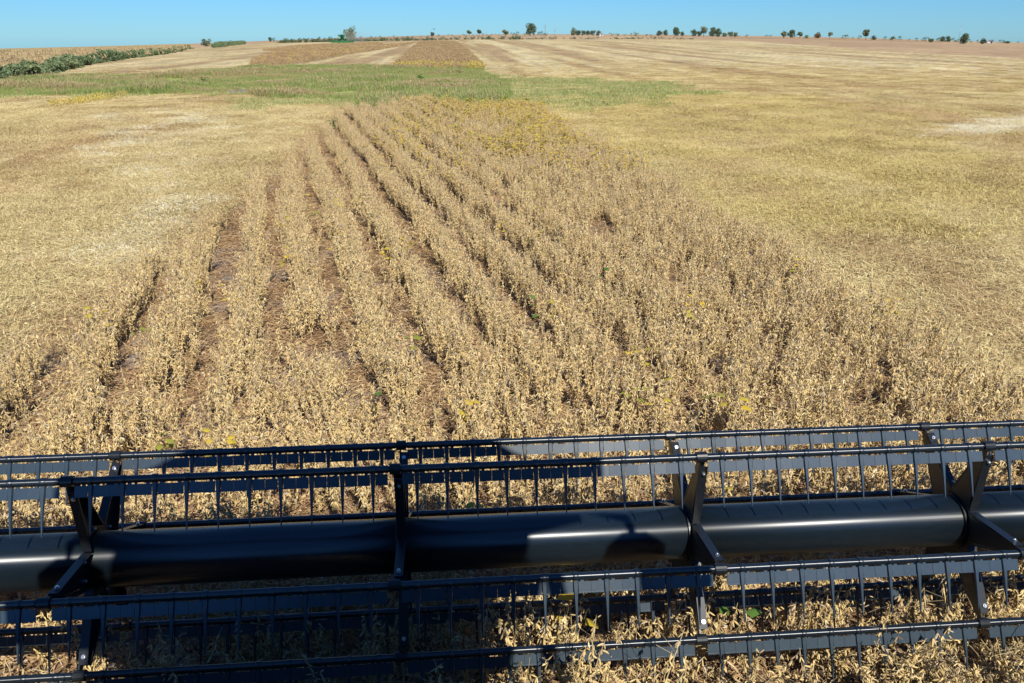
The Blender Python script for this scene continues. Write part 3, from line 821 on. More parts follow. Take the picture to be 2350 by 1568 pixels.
FT = 'trees along the horizon'
T_ = [  # px, distance, height, width, label, kind
    (804, 560, 26, 22, 'round leafy tree standing behind the green combine and its dust', 'tree_b', .12),
    (472, 520, 15, 21, 'squat bushy tree alone on the corn field skyline', 'tree_b', .05),
    (620, 900, 9, 7, 'small lone tree on the skyline between the fence line and the green combine', 'tree_a', .2),
    (992, 1000, 9, 8, 'small round tree under the flying bird', 'tree_a', .25),
    (1077, 1000, 11, 12, 'umbrella shaped tree with bare trunk, first right of the bird', 'tree_b', .4),
    (1100, 1000, 11.5, 9.5, 'slim open crowned tree beside the umbrella shaped one', 'tree_a', .4),
    (1160, 1000, 11.5, 12, 'olive round tree left of the tallest tree', 'tree_b', .2),
    (1217, 900, 22, 18, 'tallest dark tree on the skyline, beside the bare dead snag', 'tree_a', .2),
    (1316, 1000, 14, 11, 'olive tree at the head of the dark grove', 'tree_b', .1),
    (1327, 1100, 10, 11, 'dark tree in the low grove', 'tree_a', .08), (1338, 1120, 9, 11, 'dark tree in the low grove', 'tree_a', .08),
    (1349, 1100, 9, 11, 'dark tree in the low grove', 'tree_a', .08), (1360, 1120, 9.5, 12, 'dark tree in the low grove', 'tree_a', .08),
    (1373, 1100, 9, 9, 'dark tree in the low grove', 'tree_a', .08),
    (1512, 1000, 10, 12, 'low leaning tree, first of the pair right of the shrub row', 'tree_a', .1), (1526, 1000, 12, 9, 'slightly taller leaning tree, second of the pair right of the shrub row', 'tree_a', .15),
    (1551, 950, 16, 14, 'upright tree with split crown standing by a small one', 'tree_a', .15), (1565, 950, 9, 7, 'small tree beside the upright split crowned one', 'tree_a', .15),
    (1592, 950, 13, 14, 'broad dark tree opening the line of seven', 'tree_a', .1), (1604, 950, 10, 8, 'short filler tree between the broad and the tall tree', 'tree_a', .1),
    (1614, 950, 19, 12, 'tall loose crowned tree in the line of seven', 'tree_b', .3), (1634, 930, 17, 13, 'twin topped dark tree in the line of seven', 'tree_a', .1),
    (1649, 930, 15, 13, 'rounded dark tree next to the twin topped one', 'tree_a', .08), (1661, 950, 8, 11, 'low tree filling the gap after the rounded one', 'tree_b', .05),
    (1675, 950, 10, 12, 'low rounded tree near the end of the line', 'tree_b', .1), (1687, 950, 8.5, 11, 'last low tree ending the line of seven', 'tree_b', .1),
    (1798, 900, 12, 11, 'first pale tree of the spaced group of three', 'tree_b', .15), (1815, 900, 14, 14, 'middle and widest tree of the spaced group of three', 'tree_a', .1), (1835, 900, 13, 11, 'third tree of the spaced group, with narrow foot', 'tree_a', .3),
    (1849, 900, 6, 14, 'low dark shrub tree beside the spaced group', 'bush', .02), (1876, 880, 12, 15, 'reddish autumn tree on the skyline', 'tree_red', .1),
    (1904, 880, 13, 9, 'small tree with thin trunk right of the reddish one', 'tree_b', .4), (1987, 850, 18, 15, 'solitary flat topped tree with tall trunk', 'tree_b', .4),
    (2006, 850, 8, 8, 'small bush tree beside the flat topped one', 'tree_a', .05), (2049, 950, 7, 7, 'pale little tree ending the low shelter belt', 'tree_b', .05),
    (2164, 850, 10, 9, 'left tree of the touching pair near the mast', 'tree_a', .1), (2176, 850, 10.5, 12, 'right tree of the touching pair near the mast', 'tree_a', .08),
    (2215, 560, 19, 17, 'dark leafy tree standing inside the brown field near the mast', 'tree_a', .02), (2138, 600, 7, 12, 'dark bush tree on the brown field edge', 'bush', .02),
    (2259, 620, 8, 10, 'bushy tree on the brown field edge right of the mast', 'tree_a', .05), (2313, 900, 6, 12, 'low dark tree by the far roof', 'tree_a', .02),
]
for (px, d, h, w, lab, kd, bs) in T_: tree(px, d, h, w, lab, kd, FT, bs)

# shelter belts and weedy banks too far to pick apart
def belt(name, label, pxs, d, hpx, mat, gap=1.6):
    """a run of low shrubs along a line of bearings"""
    P = []
    a0, a1 = col_az(pxs[0]), col_az(pxs[1]); n_ = max(4, int((a1 - a0) * d / gap))
    for a in np.linspace(a0, a1, n_): P.append((math.sin(a) * d, math.cos(a) * d))
    P = np.array(P) + rng.normal(0, gap * .5, (n_, 2))
    ks = []
    for k in range(3):
        mb, _ = crown(1500 + k, 1.6, 1.0, 90, .11, mat, 5); ks.append(mb.mesh('shrub', mat))
    s = 1.9 * hpx * d / 1792.0 * rng.uniform(.5, 1.1, n_)
    return scatter(name, label, 'shrubs', ks, stand(P), spin(n_), s, rng.integers(0, 3, n_))
belt('shelter_belt', 'low shrub row on the skyline around the tallest tree', (1165, 1260), 1050, 4, M['tree_a'], 4)
belt('shelter_belt', 'yellowish low shrub row right of the dark grove', (1405, 1490), 1000, 4, M['tree_b'], 4)
belt('shelter_belt', 'low dark tree row between the solitary trees', (1935, 1970), 1000, 4, M['tree_a'], 4)
belt('shelter_belt', 'low tree row trailing right of the flat topped tree', (2005, 2065), 1000, 4.5, M['tree_a'], 4)
belt('shelter_belt', 'low tree row behind the mast on the right', (2095, 2270), 950, 4, M['tree_a'], 4)
belt('shelter_belt', 'thin shrub row on the skyline behind the green combine', (625, 770), 1000, 4, M['tree_a'], 6)
belt('shelter_belt', 'faint shrubs on the skyline left of the bird', (830, 990), 1100, 2.6, M['tree_a'], 7)
belt('shelter_belt', 'faint shrubs on the skyline right of the bird', (1000, 1160), 1100, 2.4, M['tree_b'], 7)
belt('shelter_belt', 'tiny shrubs dotting the corn field skyline', (60, 110), 700, 3.0, M['tree_a'], 5)
belt('shelter_belt', 'scattered shrubs on the skyline right of the last low tree', (1700, 1790), 1000, 2.6, M['tree_a'], 7)
belt('shelter_belt', 'thin distant tree line at the right end of the skyline', (2270, 2480), 1300, 3.0, M['tree_a'], 7)
def fence_weeds(name, label, pts, hpx, mat, dens=1.3):
    S = [spot(*p) for p in pts]; P = []
    for (a, b) in zip(S[:-1], S[1:]):
        L = math.hypot(b[0] - a[0], b[1] - a[1]); n_ = max(2, int(L / dens))
        for t in rng.random(n_): P.append((a[0] + (b[0] - a[0]) * t, a[1] + (b[1] - a[1]) * t))
    P = np.array(P) + rng.normal(0, .8, (len(P), 2)); n_ = len(P)
    ks = []
    for k in range(3):
        mb, _ = crown(1600 + k, 1.5, 1.0, 110, .10, mat, 5); ks.append(mb.mesh('weeds', mat))
    s = 1.6 * hpx * np.hypot(P[:, 0], P[:, 1]) / 1792.0 * rng.uniform(.35, 1.1, n_)
    return scatter(name, label, 'weeds', ks, stand(P), spin(n_), s, rng.integers(0, 3, n_))
fence_weeds('fence_line_weeds', 'green weedy strip along the field edge behind the green combine', [(640, 99), (720, 97), (830, 95.5), (1000, 92.5), (1200, 91)], 4.6, M['tree_a'], .8)
fence_weeds('fence_line_weeds', 'dark green weedy strip along the field edge below the tallest tree', [(1180, 91), (1285, 90), (1480, 90), (1590, 90.5)], 3.0, M['tree_a'], 1.0)
fence_weeds('fence_line_weeds', 'dark weed bank left of the green combine', [(488, 110), (505, 108.5), (522, 106)], 6, M['bush'], .7)
fence_weeds('fence_line_weeds', 'second dark weed bank climbing left of the green combine', [(528, 105.5), (545, 103), (562, 101.5)], 4.5, M['bush'], .9)

# the bushes of the near fence line, one by one
bush_px = []
for i in range(36):
    px = -60 + 490 * (i / 35.0) ** .92
    bush_px.append((px + random.uniform(-4, 4), float(np.interp(px, [p[0] for p in _he], [p[1] for p in _he])), float(np.interp(px, [-60, 100, 210, 305, 383, 430], [29, 29, 22, 15, 12, 8])) * random.uniform(.75, 1.15), float(np.interp(px, [-60, 210, 430], [54, 36, 26]))))
for i, (px, py, hp, wp) in enumerate(bush_px):
    x, y = spot(px, py); d = math.hypot(x, y); sc = d * math.cos(col_az(px) - CAM_YAW) / 1792.0
    h, w = hp * sc * 1.05, wp * sc * 1.15
    o = empty('bush', (x, y, tz(x, y) - .05), random.uniform(0, 6.28))
    mb, cs = crown(1800 + i, w, h, 1500, .12 + .02 * h, M['bush'], 26, -.35)
    mb.build('foliage', M['bush'], o)
    t = MB()
    for c in cs[:5]: t.tube([(c[0] * .15, c[1] * .15, -.1), (c[0] * .6, c[1] * .6, max(.15, c[2] * .6)), (c[0], c[1], max(.2, c[2]))], [.03, .02, .01], 4)
    t.build('stems', M['bark'], o)
    tag(o, 'dark green bush in the weedy fence line along the corn', 'bush', 'bushes of the corn fence line')

# bare dead trunks, mast, bird, far roofs
def snag(px, d, hpx, label):
    x, y = bearing(px, d); h = hpx * d / 1792.0
    mb = MB(); mb.tube([(0, 0, -.3), (h * .01, 0, h * .5), (0, h * .01, h)], [h * .020, h * .014, h * .005], 5)
    for k in range(6):
        z = h * random.uniform(.3, .85); a = random.uniform(0, 6.28); L = h * random.uniform(.1, .24)
        mb.tube([(0, 0, z), (math.cos(a) * L * .6, math.sin(a) * L * .6, z + L * .6), (math.cos(a) * L * .8, math.sin(a) * L * .8, z + L * 1.2)], [h * .009, h * .006, h * .002], 4)
    o = mb.build('dead_tree', M['dead_wood'], None, (x, y, tz(x, y)))
    tag(o, label, 'dead tree', 'bare dead trees on the skyline')
snag(1251, 900, 27, 'tall bare dead snag right of the tallest tree')
snag(1273, 950, 16, 'shorter bare snag right of the tall dead snag')
for px in (1064, 1117, 1137, 1146): snag(px, 1000, 9, 'short bare dead trunk among the trees right of the bird')
snag(451, 560, 8, 'bare little dead tree beside the squat tree on the corn skyline')

M['steel_grey'] = plain('steel_grey', (.35, .36, .37), .5, .6)
x, y = bearing(2201, 900)
mast = empty('lattice_mast', (x, y, tz(x, y)))
mb = MB()
for (a, b) in ((-.5, -.3), (.5, -.3), (0, .55)): mb.tube([(a, b, -.3), (a * .35, b * .35, 15)], [.07, .05], 5)
mb.build('legs', M['steel_grey'], mast)
mb = MB()
for k in range(14):
    z = k * 1.05; s = 1 - .65 * z / 15; s2 = 1 - .65 * (z + 1.05) / 15; c = [(-.5, -.3), (.5, -.3), (0, .55)]
    for j in range(3):
        p, q = c[j], c[(j + 1) % 3]
        mb.tube([(p[0] * s, p[1] * s, z), (q[0] * s2, q[1] * s2, z + 1.05)], .03, 3)
mb.build('braces', M['steel_grey'], mast)
mb = MB(); mb.tube([(0, 0, 14.5), (0, 0, 18)], [.04, .02], 5); mb.build('antenna', M['steel_grey'], mast)
tag(mast, 'thin lattice mast rising beside the tree in the brown field', 'mast')

M['feather'] = plain('feather', (.035, .032, .035), .7)
bx, by = bearing(997, 120)
bird = empty('bird', (bx, by, CAM_H + (80 - 69) / 1923.0 * 120), R(60))
mb = MB(); mb.tube([(-.16, 0, 0), (-.08, 0, .02), (.06, 0, .03), (.15, 0, .05), (.19, 0, .055)], [.008, .04, .05, .03, .012], 8)
mb.add([(.19, .008, .055), (.19, -.008, .055), (.235, 0, .045)], [(0, 1, 2)])
mb.build('body', M['feather'], bird)
for s in (-1, 1):
    mb = MB(); mb.add([(.08, s * .03, .04), (-.05, s * .03, .035), (.09, s * .20, .14), (-.05, s * .20, .12), (-.02, s * .36, .15), (.03, s * .36, .155)], [(0, 1, 3, 2), (2, 3, 4, 5)], 0, True)
    mb.build('wing', M['feather'], bird)
mb = MB(); mb.add([(-.13, .02, .01), (-.13, -.02, .01), (-.26, .05, 0), (-.26, -.05, 0)], [(0, 1, 3, 2)]); mb.build('tail', M['feather'], bird)
tag(bird, 'small dark bird flying above the round little tree on the skyline', 'bird')

M['white_wall'] = plain('white_wall', (.55, .55, .53), .7)
M['roof_grey'] = plain('roof_grey', (.30, .31, .33), .5, .3)
M['dark_glass'] = plain('dark_glass', (.02, .025, .03), .15)
def farm_building(px, d, w, h, label, rc='roof_grey'):
    x, y = bearing(px, d); o = empty('farm_building', (x, y, tz(x, y)), -col_az(px))
    mb = MB(); mb.box((0, 0, h * .3), (w, 8, h * .66)); mb.build('wall', M['white_wall'], o)
    mb = MB(); mb.prism([(-4.4, h * .62), (4.4, h * .62), (0, h)], -w / 2 - .3, w / 2 + .3, 'X'); mb.build('roof', M[rc], o)
    mb = MB(); mb.box((w * .1, -4.03, h * .25), (w * .22, .06, h * .5)); mb.build('door', M['dark_glass'], o)
    tag(o, label, 'building')
farm_building(2276, 1000, 6, 3.6, 'small white farm building at the end of the low tree row')
farm_building(1380, 1050, 4.5, 3.2, 'tiny white shed at the right end of the dark grove')

# ------------------------------------------------------------------ weeds that stand out one by one
def weed(px, py, hpx, wpx, mat, label, lf=.10):
    x, y = spot(px, py); d = math.hypot(math.hypot(x, y), CAM_H); sc = d / 1792.0
    h, w = hpx * sc * 1.1, wpx * sc
    o = empty('weed_plant', (x, y, tz(x, y)), random.uniform(0, 6.28))
    s = MB(); tips = []
    for k in range(6):
        a = random.uniform(0, 6.283); r = w / 2 * random.uniform(.2, 1); t = (math.cos(a) * r, math.sin(a) * r, h * random.uniform(.6, 1))
        s.tube([(0, 0, -.02), (t[0] * .4, t[1] * .4, t[2] * .6), t], [.008, .006, .003], 4); tips.append(t)
    s.build('stems', M['stem'], o)
    mb = MB()
    for t in tips:
        for k in range(9):
            f = random.uniform(.3, 1); a = random.uniform(0, 6.283)
            leaf(mb, (t[0] * f, t[1] * f, t[2] * f), (math.cos(a), math.sin(a), random.uniform(-.4, .5)), lf * random.uniform(.6, 1.2), 0)
    mb.build('leaves', M[mat], o)['kind'] = 'stuff'
    tag(o, label, 'weed', 'weeds around the wet spot')
weed(765, 298, 26, 34, 'leaf_green', 'leafy green weed at the head of the leftmost bean rows', .16)
weed(1158, 250, 32, 20, 'leaf_yellowgreen', 'tallest yellow-green weed at the corner of the tall grass', .2)
weed(1172, 248, 18, 14, 'leaf_yellowgreen', 'shorter yellow-green weed beside the tallest one', .16)
weed(1210, 247, 20, 16, 'leaf_yellowgreen', 'yellow-green weed by the edge of the mown green patch', .18)
weed(1246, 244, 12, 20, 'leaf_yellow', 'low yellow weed on the edge of the mown green patch', .14)
weed(1078, 248, 22, 10, 'leaf_yellow', 'slim yellow weed in front of the rusty clump', .14)
weed(1092, 233, 16, 26, 'leaf_rust', 'rusty brown clump in the tall grass', .16)
weed(1104, 232, 20, 10, 'grass_short', 'grey-green stalk beside the rusty clump', .10)
weed(865, 262, 20, 16, 'leaf_yellowgreen', 'yellow-green weed where bean rows meet the tall grass', .14)
weed(906, 274, 18, 14, 'leaf_green', 'green weed among the far ends of the bean rows', .14)
weed(922, 284, 20, 14, 'leaf_green', 'second green weed just ahead of the one among the row ends', .14)
weed(965, 184, 10, 22, 'leaf_green', 'dark green leafy patch weed in the middle of the tall grass', .3)
weed(1031, 196, 10, 12, 'leaf_yellowgreen', 'bright yellow-green weed in the far tall grass', .25)
weed(1026, 222, 14, 12, 'leaf_yellowgreen', 'yellow-green weed halfway through the tall grass', .2)
weed(469, 194, 13, 16, 'leaf_green', 'dark green leafy weed in the left part of the tall grass', .25)

# ------------------------------------------------------------------ the green combine on the far slope
M['green_paint'] = plain('green_paint', (.035, .19, .05), .35, noise=.15)
M['green_dark'] = plain('green_dark', (.03, .11, .05), .5, noise=.2)
M['yellow_paint'] = plain('yellow_paint', (.62, .47, .03), .4)
M['rubber'] = plain('rubber', (.02, .02, .02), .85)
M['black_part'] = plain('black_part', (.02, .022, .025), .5)

def wheel(parent, x, y, r, w, rim_mat, name='wheel'):
    mb = MB(); n = 28
    prof = [(r * .62, -w / 2), (r * .95, -w / 2), (r, -w * .36), (r, w * .36), (r * .95, w / 2), (r * .62, w / 2)]
    vs, fs = [], []
    for k in range(n):
        a = 2 * math.pi * k / n
        for (rr, xx) in prof: vs.append((xx, math.cos(a) * rr, math.sin(a) * rr))
    m_ = len(prof)
    for k in range(n):
        for j in range(m_): fs.append((k * m_ + j, k * m_ + (j + 1) % m_, ((k + 1) % n) * m_ + (j + 1) % m_, ((k + 1) % n) * m_ + j))
    mb.add(vs, fs)
    for k in range(n):                                 # lugs
        a = 2 * math.pi * k / n; s = 1 if k % 2 else -1
        mb.box((s * w * .22, math.cos(a) * r * 1.01, math.sin(a) * r * 1.01), (w * .42, r * .06, r * .09), 0, Matrix.Rotation(a, 3, 'X') @ Matrix.Rotation(s * .5, 3, 'Z'))
    o = mb.build(name, M['rubber'], parent, (x, y, r))
    rm = MB(); rm.tube([(-w * .2, 0, 0), (w * .2, 0, 0)], r * .63, 20); rm.tube([(-w * .42, 0, 0), (w * .42, 0, 0)], r * .2, 12)
    rm.build('rim', rim_mat, o)
    return o

def combine_body(root, paint, trim, rim, hw=1.0):
    """body, cab and tank; origin on the ground below the cab, forward is +Y"""
    mb = MB(); mb.prism([(-1.5, 1.0), (-.95, 1.95), (-.95, 2.0), (-1.3, 3.0), (-5.6, 3.1), (-7.2, 2.6), (-7.3, 1.2), (-6.2, .95)], -1.45, 1.45, 'X'); mb.build('body', paint, root)
    mb = MB(); mb.add([(-1.35, -1.25, 2.98), (1.35, -1.25, 2.98), (1.35, -4.0, 2.98), (-1.35, -4.0, 2.98), (-1.62, -1.02, 3.62), (1.62, -1.02, 3.62), (1.7, -4.3, 3.75), (-1.7, -4.3, 3.75)],
                      [(0, 1, 5, 4), (1, 2, 6, 5), (2, 3, 7, 6), (3, 0, 4, 7), (4, 5, 6, 7)]); mb.build('grain_tank', paint, root)
    mb = MB(); mb.box((0, -.05, 1.92), (1.86, 2.0, .12)); mb.build('cab_floor', trim, root)
    for sx in (-1, 1):
        mb = MB(); mb.tube([(sx * .98, .60, 1.95), (sx * 1.0, .66, 2.8), (sx * .97, .56, 3.72)], .04, 6); mb.build('cab_pillar', trim, root)
        mb = MB(); mb.tube([(sx * .93, -.98, 1.95), (sx * .93, -1.0, 3.72)], .06, 6); mb.build('cab_pillar', trim, root)
    mb = MB(); mb.box((0, -1.02, 2.6), (1.84, .08, 1.3)); mb.build('cab_back_wall', trim, root)
    return root

root = empty('combine_harvester', (*bearing(785, 425), 0))
root.location.z = tz(root.location.x, root.location.y)
root.rotation_euler = (0, 0, math.pi + R(8))
combine_body(root, M['green_paint'], M['green_dark'], M['yellow_paint'])
mb = MB(); mb.prism([(-1.15, 3.70), (1.2, 3.70), (1.3, 3.78), (1.1, 3.95), (-1.1, 3.98)], -1.1, 1.1, 'X'); mb.build('cab_roof', M['green_paint'], root)
mb = MB(); mb.box((-.15, 1.02, 2.85), (1.2, .05, 1.35)); mb.build('windshield', M['dark_glass'], root)
for sx in (-1, 1):
    wheel(root, sx * 1.75, -.9, 1.0, .7, M['yellow_paint']); wheel(root, sx * 1.5, -5.9, .65, .5, M['yellow_paint'])
    mb = MB(); mb.tube([(sx * .95, 1.0, 3.5), (sx * 1.5, 1.1, 3.4)], .03, 5); mb.box((sx * 1.55, 1.1, 3.15), (.3, .08, .5)); mb.build('mirror', M['black_part'], root)
    mb = MB(); mb.box((sx * 1.02, .98, 2.7), (.62, .08, 1.7)); mb.build('side_panel', M['green_paint'], root)
mb = MB(); mb.tube([(1.45, -2.2, 3.2), (1.7, -4.0, 3.55), (1.8, -8.3, 3.7)], .2, 10); mb.build('unloading_auger', M['green_paint'], root)
mb = MB(); mb.prism([(-.2, 1.2), (1.9, .5), (1.9, 1.15), (-.2, 1.9)], -.65, .65, 'X'); mb.build('feeder_house', M['green_dark'], root)
mb = MB(); mb.box((0, 2.0, .60), (10.8, .15, .6)); mb.prism([(2.0, .2), (3.2, .12), (3.2, .18), (2.0, .45)], -5.4, 5.4, 'X'); mb.build('header', M['green_paint'], root)
for sx in (-1, 1):
    mb = MB(); mb.prism([(1.9, .1), (3.9, .1), (3.2, .8), (2.0, 1.3)], sx * 5.4, sx * 5.55, 'X'); mb.build('divider', M['green_dark'], root)
mb = MB(); mb.tube([(-5.3, 2.8, .95), (5.3, 2.8, .95)], .1, 8)
for k in range(6):
    a = k * math.pi / 3; mb.tube([(-5.3, 2.8 + .5 * math.cos(a), .95 + .5 * math.sin(a)), (5.3, 2.8 + .5 * math.cos(a), .95 + .5 * math.sin(a))], .03, 5)
    for s in range(-3, 4): mb.tube([(s * 1.75, 2.8, .95), (s * 1.75, 2.8 + .5 * math.cos(a), .95 + .5 * math.sin(a))], .02, 4)
mb.build('reel', M['green_dark'], root)
tag(root, 'green combine harvester facing the camera on the far slope, raising dust', 'combine')
# its dust, blowing off to one side
mb = MB(); rs = np.random.default_rng(5)
nu, nv = 20, 12; vs = []
for j in range(nv + 1):
    t = math.pi * j / nv
    for i in range(nu):
        a = 2 * math.pi * i / nu; k = 1 + .25 * math.sin(3 * a + j) * math.sin(t)
        vs.append((9.5 * k * math.sin(t) * math.cos(a), 7 * k * math.sin(t) * math.sin(a), 4.2 * k * math.cos(t)))
fs = [(j * nu + i, (j + 1) * nu + i, (j + 1) * nu + (i + 1) % nu, j * nu + (i + 1) % nu) for j in range(nv) for i in range(nu)]
mb.add(vs, fs)
m = bpy.data.materials.new('dust'); m.use_nodes = True; nt = m.node_tree; nt.nodes.clear()
out = nt.nodes.new('ShaderNodeOutputMaterial'); vol = nt.nodes.new('ShaderNodeVolumePrincipled')
vol.inputs['Color'].default_value = (.80, .76, .70, 1); vol.inputs['Density'].default_value = .035
tc = nt.nodes.new('ShaderNodeTexCoord'); ln_ = nt.nodes.new('ShaderNodeVectorMath'); ln_.operation = 'LENGTH'
mp = nt.nodes.new('ShaderNodeMapping'); mp.inputs['Scale'].default_value = (1 / 10.5, 1 / 8, 1 / 4.8)
nt.links.new(tc.outputs['Object'], mp.inputs[0]); nt.links.new(mp.outputs[0], ln_.inputs[0])
mr = nt.nodes.new('ShaderNodeMapRange'); mr.inputs[1].default_value = .95; mr.inputs[2].default_value = .1; mr.inputs[3].default_value = 0; mr.inputs[4].default_value = .045
nt.links.new(ln_.outputs['Value'], mr.inputs[0]); nt.links.new(mr.outputs[0], vol.inputs['Density']); nt.links.new(vol.outputs[0], out.inputs['Volume'])
bx, by = bearing(812, 436)
dc = mb.build('dust_cloud', m, None, (bx, by, tz(bx, by) + 2.2))
tag(dc, 'pale dust drifting off the rear of the far green combine', 'dust', kind='stuff')

# ------------------------------------------------------------------ the reel in front of the cab
def painted(name, c, rough, dust=.25, scale=40, spec=.5, dustc=(.20, .17, .13), stretch=(1, 1, 1), aniso=0.0):
    """dark machine paint with a film of field dust"""
    m, nt, b = new_mat(name)
    tc = nt.nodes.new('ShaderNodeTexCoord'); mp = nt.nodes.new('ShaderNodeMapping'); mp.inputs['Scale'].default_value = stretch
    nt.links.new(tc.outputs['Object'], mp.inputs[0])
    n1 = nt.nodes.new('ShaderNodeTexNoise'); n1.inputs['Scale'].default_value = scale; n1.inputs['Detail'].default_value = 8; n1.inputs['Roughness'].default_value = .7
    n2 = nt.nodes.new('ShaderNodeTexNoise'); n2.inputs['Scale'].default_value = 3.0; n2.inputs['Detail'].default_value = 3
    nt.links.new(mp.outputs[0], n1.inputs[0]); nt.links.new(tc.outputs['Object'], n2.inputs[0])
    r1 = nt.nodes.new('ShaderNodeMapRange'); r1.inputs[1].default_value = .42; r1.inputs[2].default_value = .75; r1.inputs[4].default_value = dust
    nt.links.new(n1.outputs[0], r1.inputs[0])
    mu = nt.nodes.new('ShaderNodeMath'); mu.operation = 'MULTIPLY'
    r2 = nt.nodes.new('ShaderNodeMapRange'); r2.inputs[1].default_value = .3; r2.inputs[2].default_value = .7; r2.inputs[3].default_value = .35
    nt.links.new(n2.outputs[0], r2.inputs[0]); nt.links.new(r1.outputs[0], mu.inputs[0]); nt.links.new(r2.outputs[0], mu.inputs[1])
    mx = nt.nodes.new('ShaderNodeMix'); mx.data_type = 'RGBA'
    mx.inputs[6].default_value = (*c, 1); mx.inputs[7].default_value = (*dustc, 1)
    nt.links.new(mu.outputs[0], mx.inputs[0]); nt.links.new(mx.outputs[2], b.inputs['Base Color'])
    ad = nt.nodes.new('ShaderNodeMath'); ad.operation = 'MULTIPLY_ADD'; ad.inputs[1].default_value = .5; ad.inputs[2].default_value = rough
    nt.links.new(mu.outputs[0], ad.inputs[0]); nt.links.new(ad.outputs[0], b.inputs['Roughness'])
    b.inputs['Specular IOR Level'].default_value = spec
    if aniso:                                       # turned finish: the gloss runs out along the tube
        b.inputs['Anisotropic'].default_value = aniso
        vt = nt.nodes.new('ShaderNodeVectorTransform'); vt.vector_type = 'VECTOR'; vt.convert_from = 'OBJECT'; vt.convert_to = 'WORLD'
        vt.inputs[0].default_value = (1, 0, 0)
        nt.links.new(vt.outputs[0], b.inputs['Tangent'])
    return m
M['reel_tube'] = painted('reel_tube', (.006, .011, .016), .40, .04, 60, 1.0, (.12, .14, .16), (.25, 1, 1), .97)
M['reel_arm'] = painted('reel_arm', (.007, .009, .012), .36, .06, 30, .5, (.12, .12, .12))
M['reel_bat'] = painted('reel_bat', (.008, .012, .017), .35, .04, 40, 1.0, (.12, .14, .16), (1, 1, 1), .95)
M['finger'] = painted('finger', (.024, .040, .056), .34, .05, 45, .7, (.16, .17, .18))
M['zinc'] = plain('zinc', (.62, .64, .66), .28, .95)

REEL_R, BAY, PHASE = .5307, 1.478, -1.97
RT = .137
reel = empty('pickup_reel', (-.301, 3.359, .929))
reel.rotation_euler = (0, .0075, .0076)
tag(reel, 'black six-bat pickup reel with fingers spanning the front of the harvester', 'harvester reel')
BAYS = range(-2, 4)                              # spiders stand at k * BAY
X_LO, X_HI = -2 * BAY - .72, 3 * BAY + .72
def cyl_x(mb, x0, x1, r, n=48, mi=0, cy=0, cz=0, caps=True):
    vs = []
    for x in (x0, x1):
        for k in range(n):
            a = 2 * math.pi * k / n; vs.append((x, cy + math.cos(a) * r, cz + math.sin(a) * r))
    mb.add(vs, [(k, n + k, n + (k + 1) % n, (k + 1) % n) for k in range(n)], mi, True)
    if caps:
        o = len(mb.v) - 2 * n
        mb.f += [tuple(o + k for k in range(n)), tuple(o + n + k for k in reversed(range(n)))]; mb.m += [mi, mi]; mb.sm += [False, False]
edges = [X_LO] + [k * BAY for k in BAYS] + [X_HI]
for a, b in zip(edges[:-1], edges[1:]):
    mb = MB(); cyl_x(mb, a + .012, b - .012, RT, 64); mb.build('tube', M['reel_tube'], reel)
mb = MB(); cyl_x(mb, X_LO, X_HI, .06, 20); mb.build('shaft', M['reel_arm'], reel)
# spiders
arm = MB()                                       # one arm along +Y, in the plane x = 0
prof = [(RT - .008, -.092), (.21, -.062), (.47, -.022), (.505, -.018), (.505, .018), (.47, .022), (.21, .062), (RT - .008, .092)]
arm.prism(prof, -.004, .004, 'X')
for s in (-1, 1):                                # folded edges
    p0, p1 = Vector((0, .155, s * .084)), Vector((0, .485, s * .021))
    dr = (p1 - p0); L = dr.length; ang = math.atan2(dr.z, dr.y)
    arm.box((p0 + p1) / 2 + Vector((.018, 0, 0)), (.042, L, .006), 0, Matrix.Rotation(ang, 3, 'X'))
cyl = MB(); cyl_x(cyl, -.022, .030, .026, 16, 0, REEL_R, 0)
arm.add(cyl.v, cyl.f)
arm_me = arm.mesh('reel_arm', M['reel_arm'])
bolt = MB()
bolt.tube([(0, 0, 0), (0, 0, .009)], .0105, 6, 0, True, False); bolt.tube([(0, 0, .009), (0, 0, .015)], .006, 8)
bolt_me = bolt.mesh('bolt', M['zinc'])
ring = MB()
n = 48
for (x0, x1, r0, r1) in ((-.016, .016, RT - .02, RT + .016),):
    vs = [(x, math.cos(2 * math.pi * k / n) * r, math.sin(2 * math.pi * k / n) * r) for (x, r) in ((x0, r0), (x0, r1), (x1, r1), (x1, r0)) for k in range(n)]
    ring.add(vs, [(j * n + k, j * n + (k + 1) % n, ((j + 1) % 4) * n + (k + 1) % n, ((j + 1) % 4) * n + k) for j in range(4) for k in range(n)])
ring_me = ring.mesh('hub_ring', M['reel_arm'])
for k in BAYS:
    x = k * BAY
    h = link('hub_ring', ring_me, reel, (x, 0, 0))
    for j in range(6):
        a = R(45 + PHASE + 60 * j)
        o = link('arm', arm_me, reel, (x, 0, 0)); o.rotation_euler = (a, 0, 0)
        for s in (-1, 1):
            b = link('bolt', bolt_me, o, (.020, .452, s * .030)); b.rotation_euler = (0 if s > 0 else math.pi, 0, 0)
        b = link('bolt', bolt_me, o, (.004, .170, .045)); b.rotation_euler = (0, math.pi / 2, 0)
        b = link('bolt', bolt_me, o, (.004, .170, -.045)); b.rotation_euler = (0, math.pi / 2, 0)
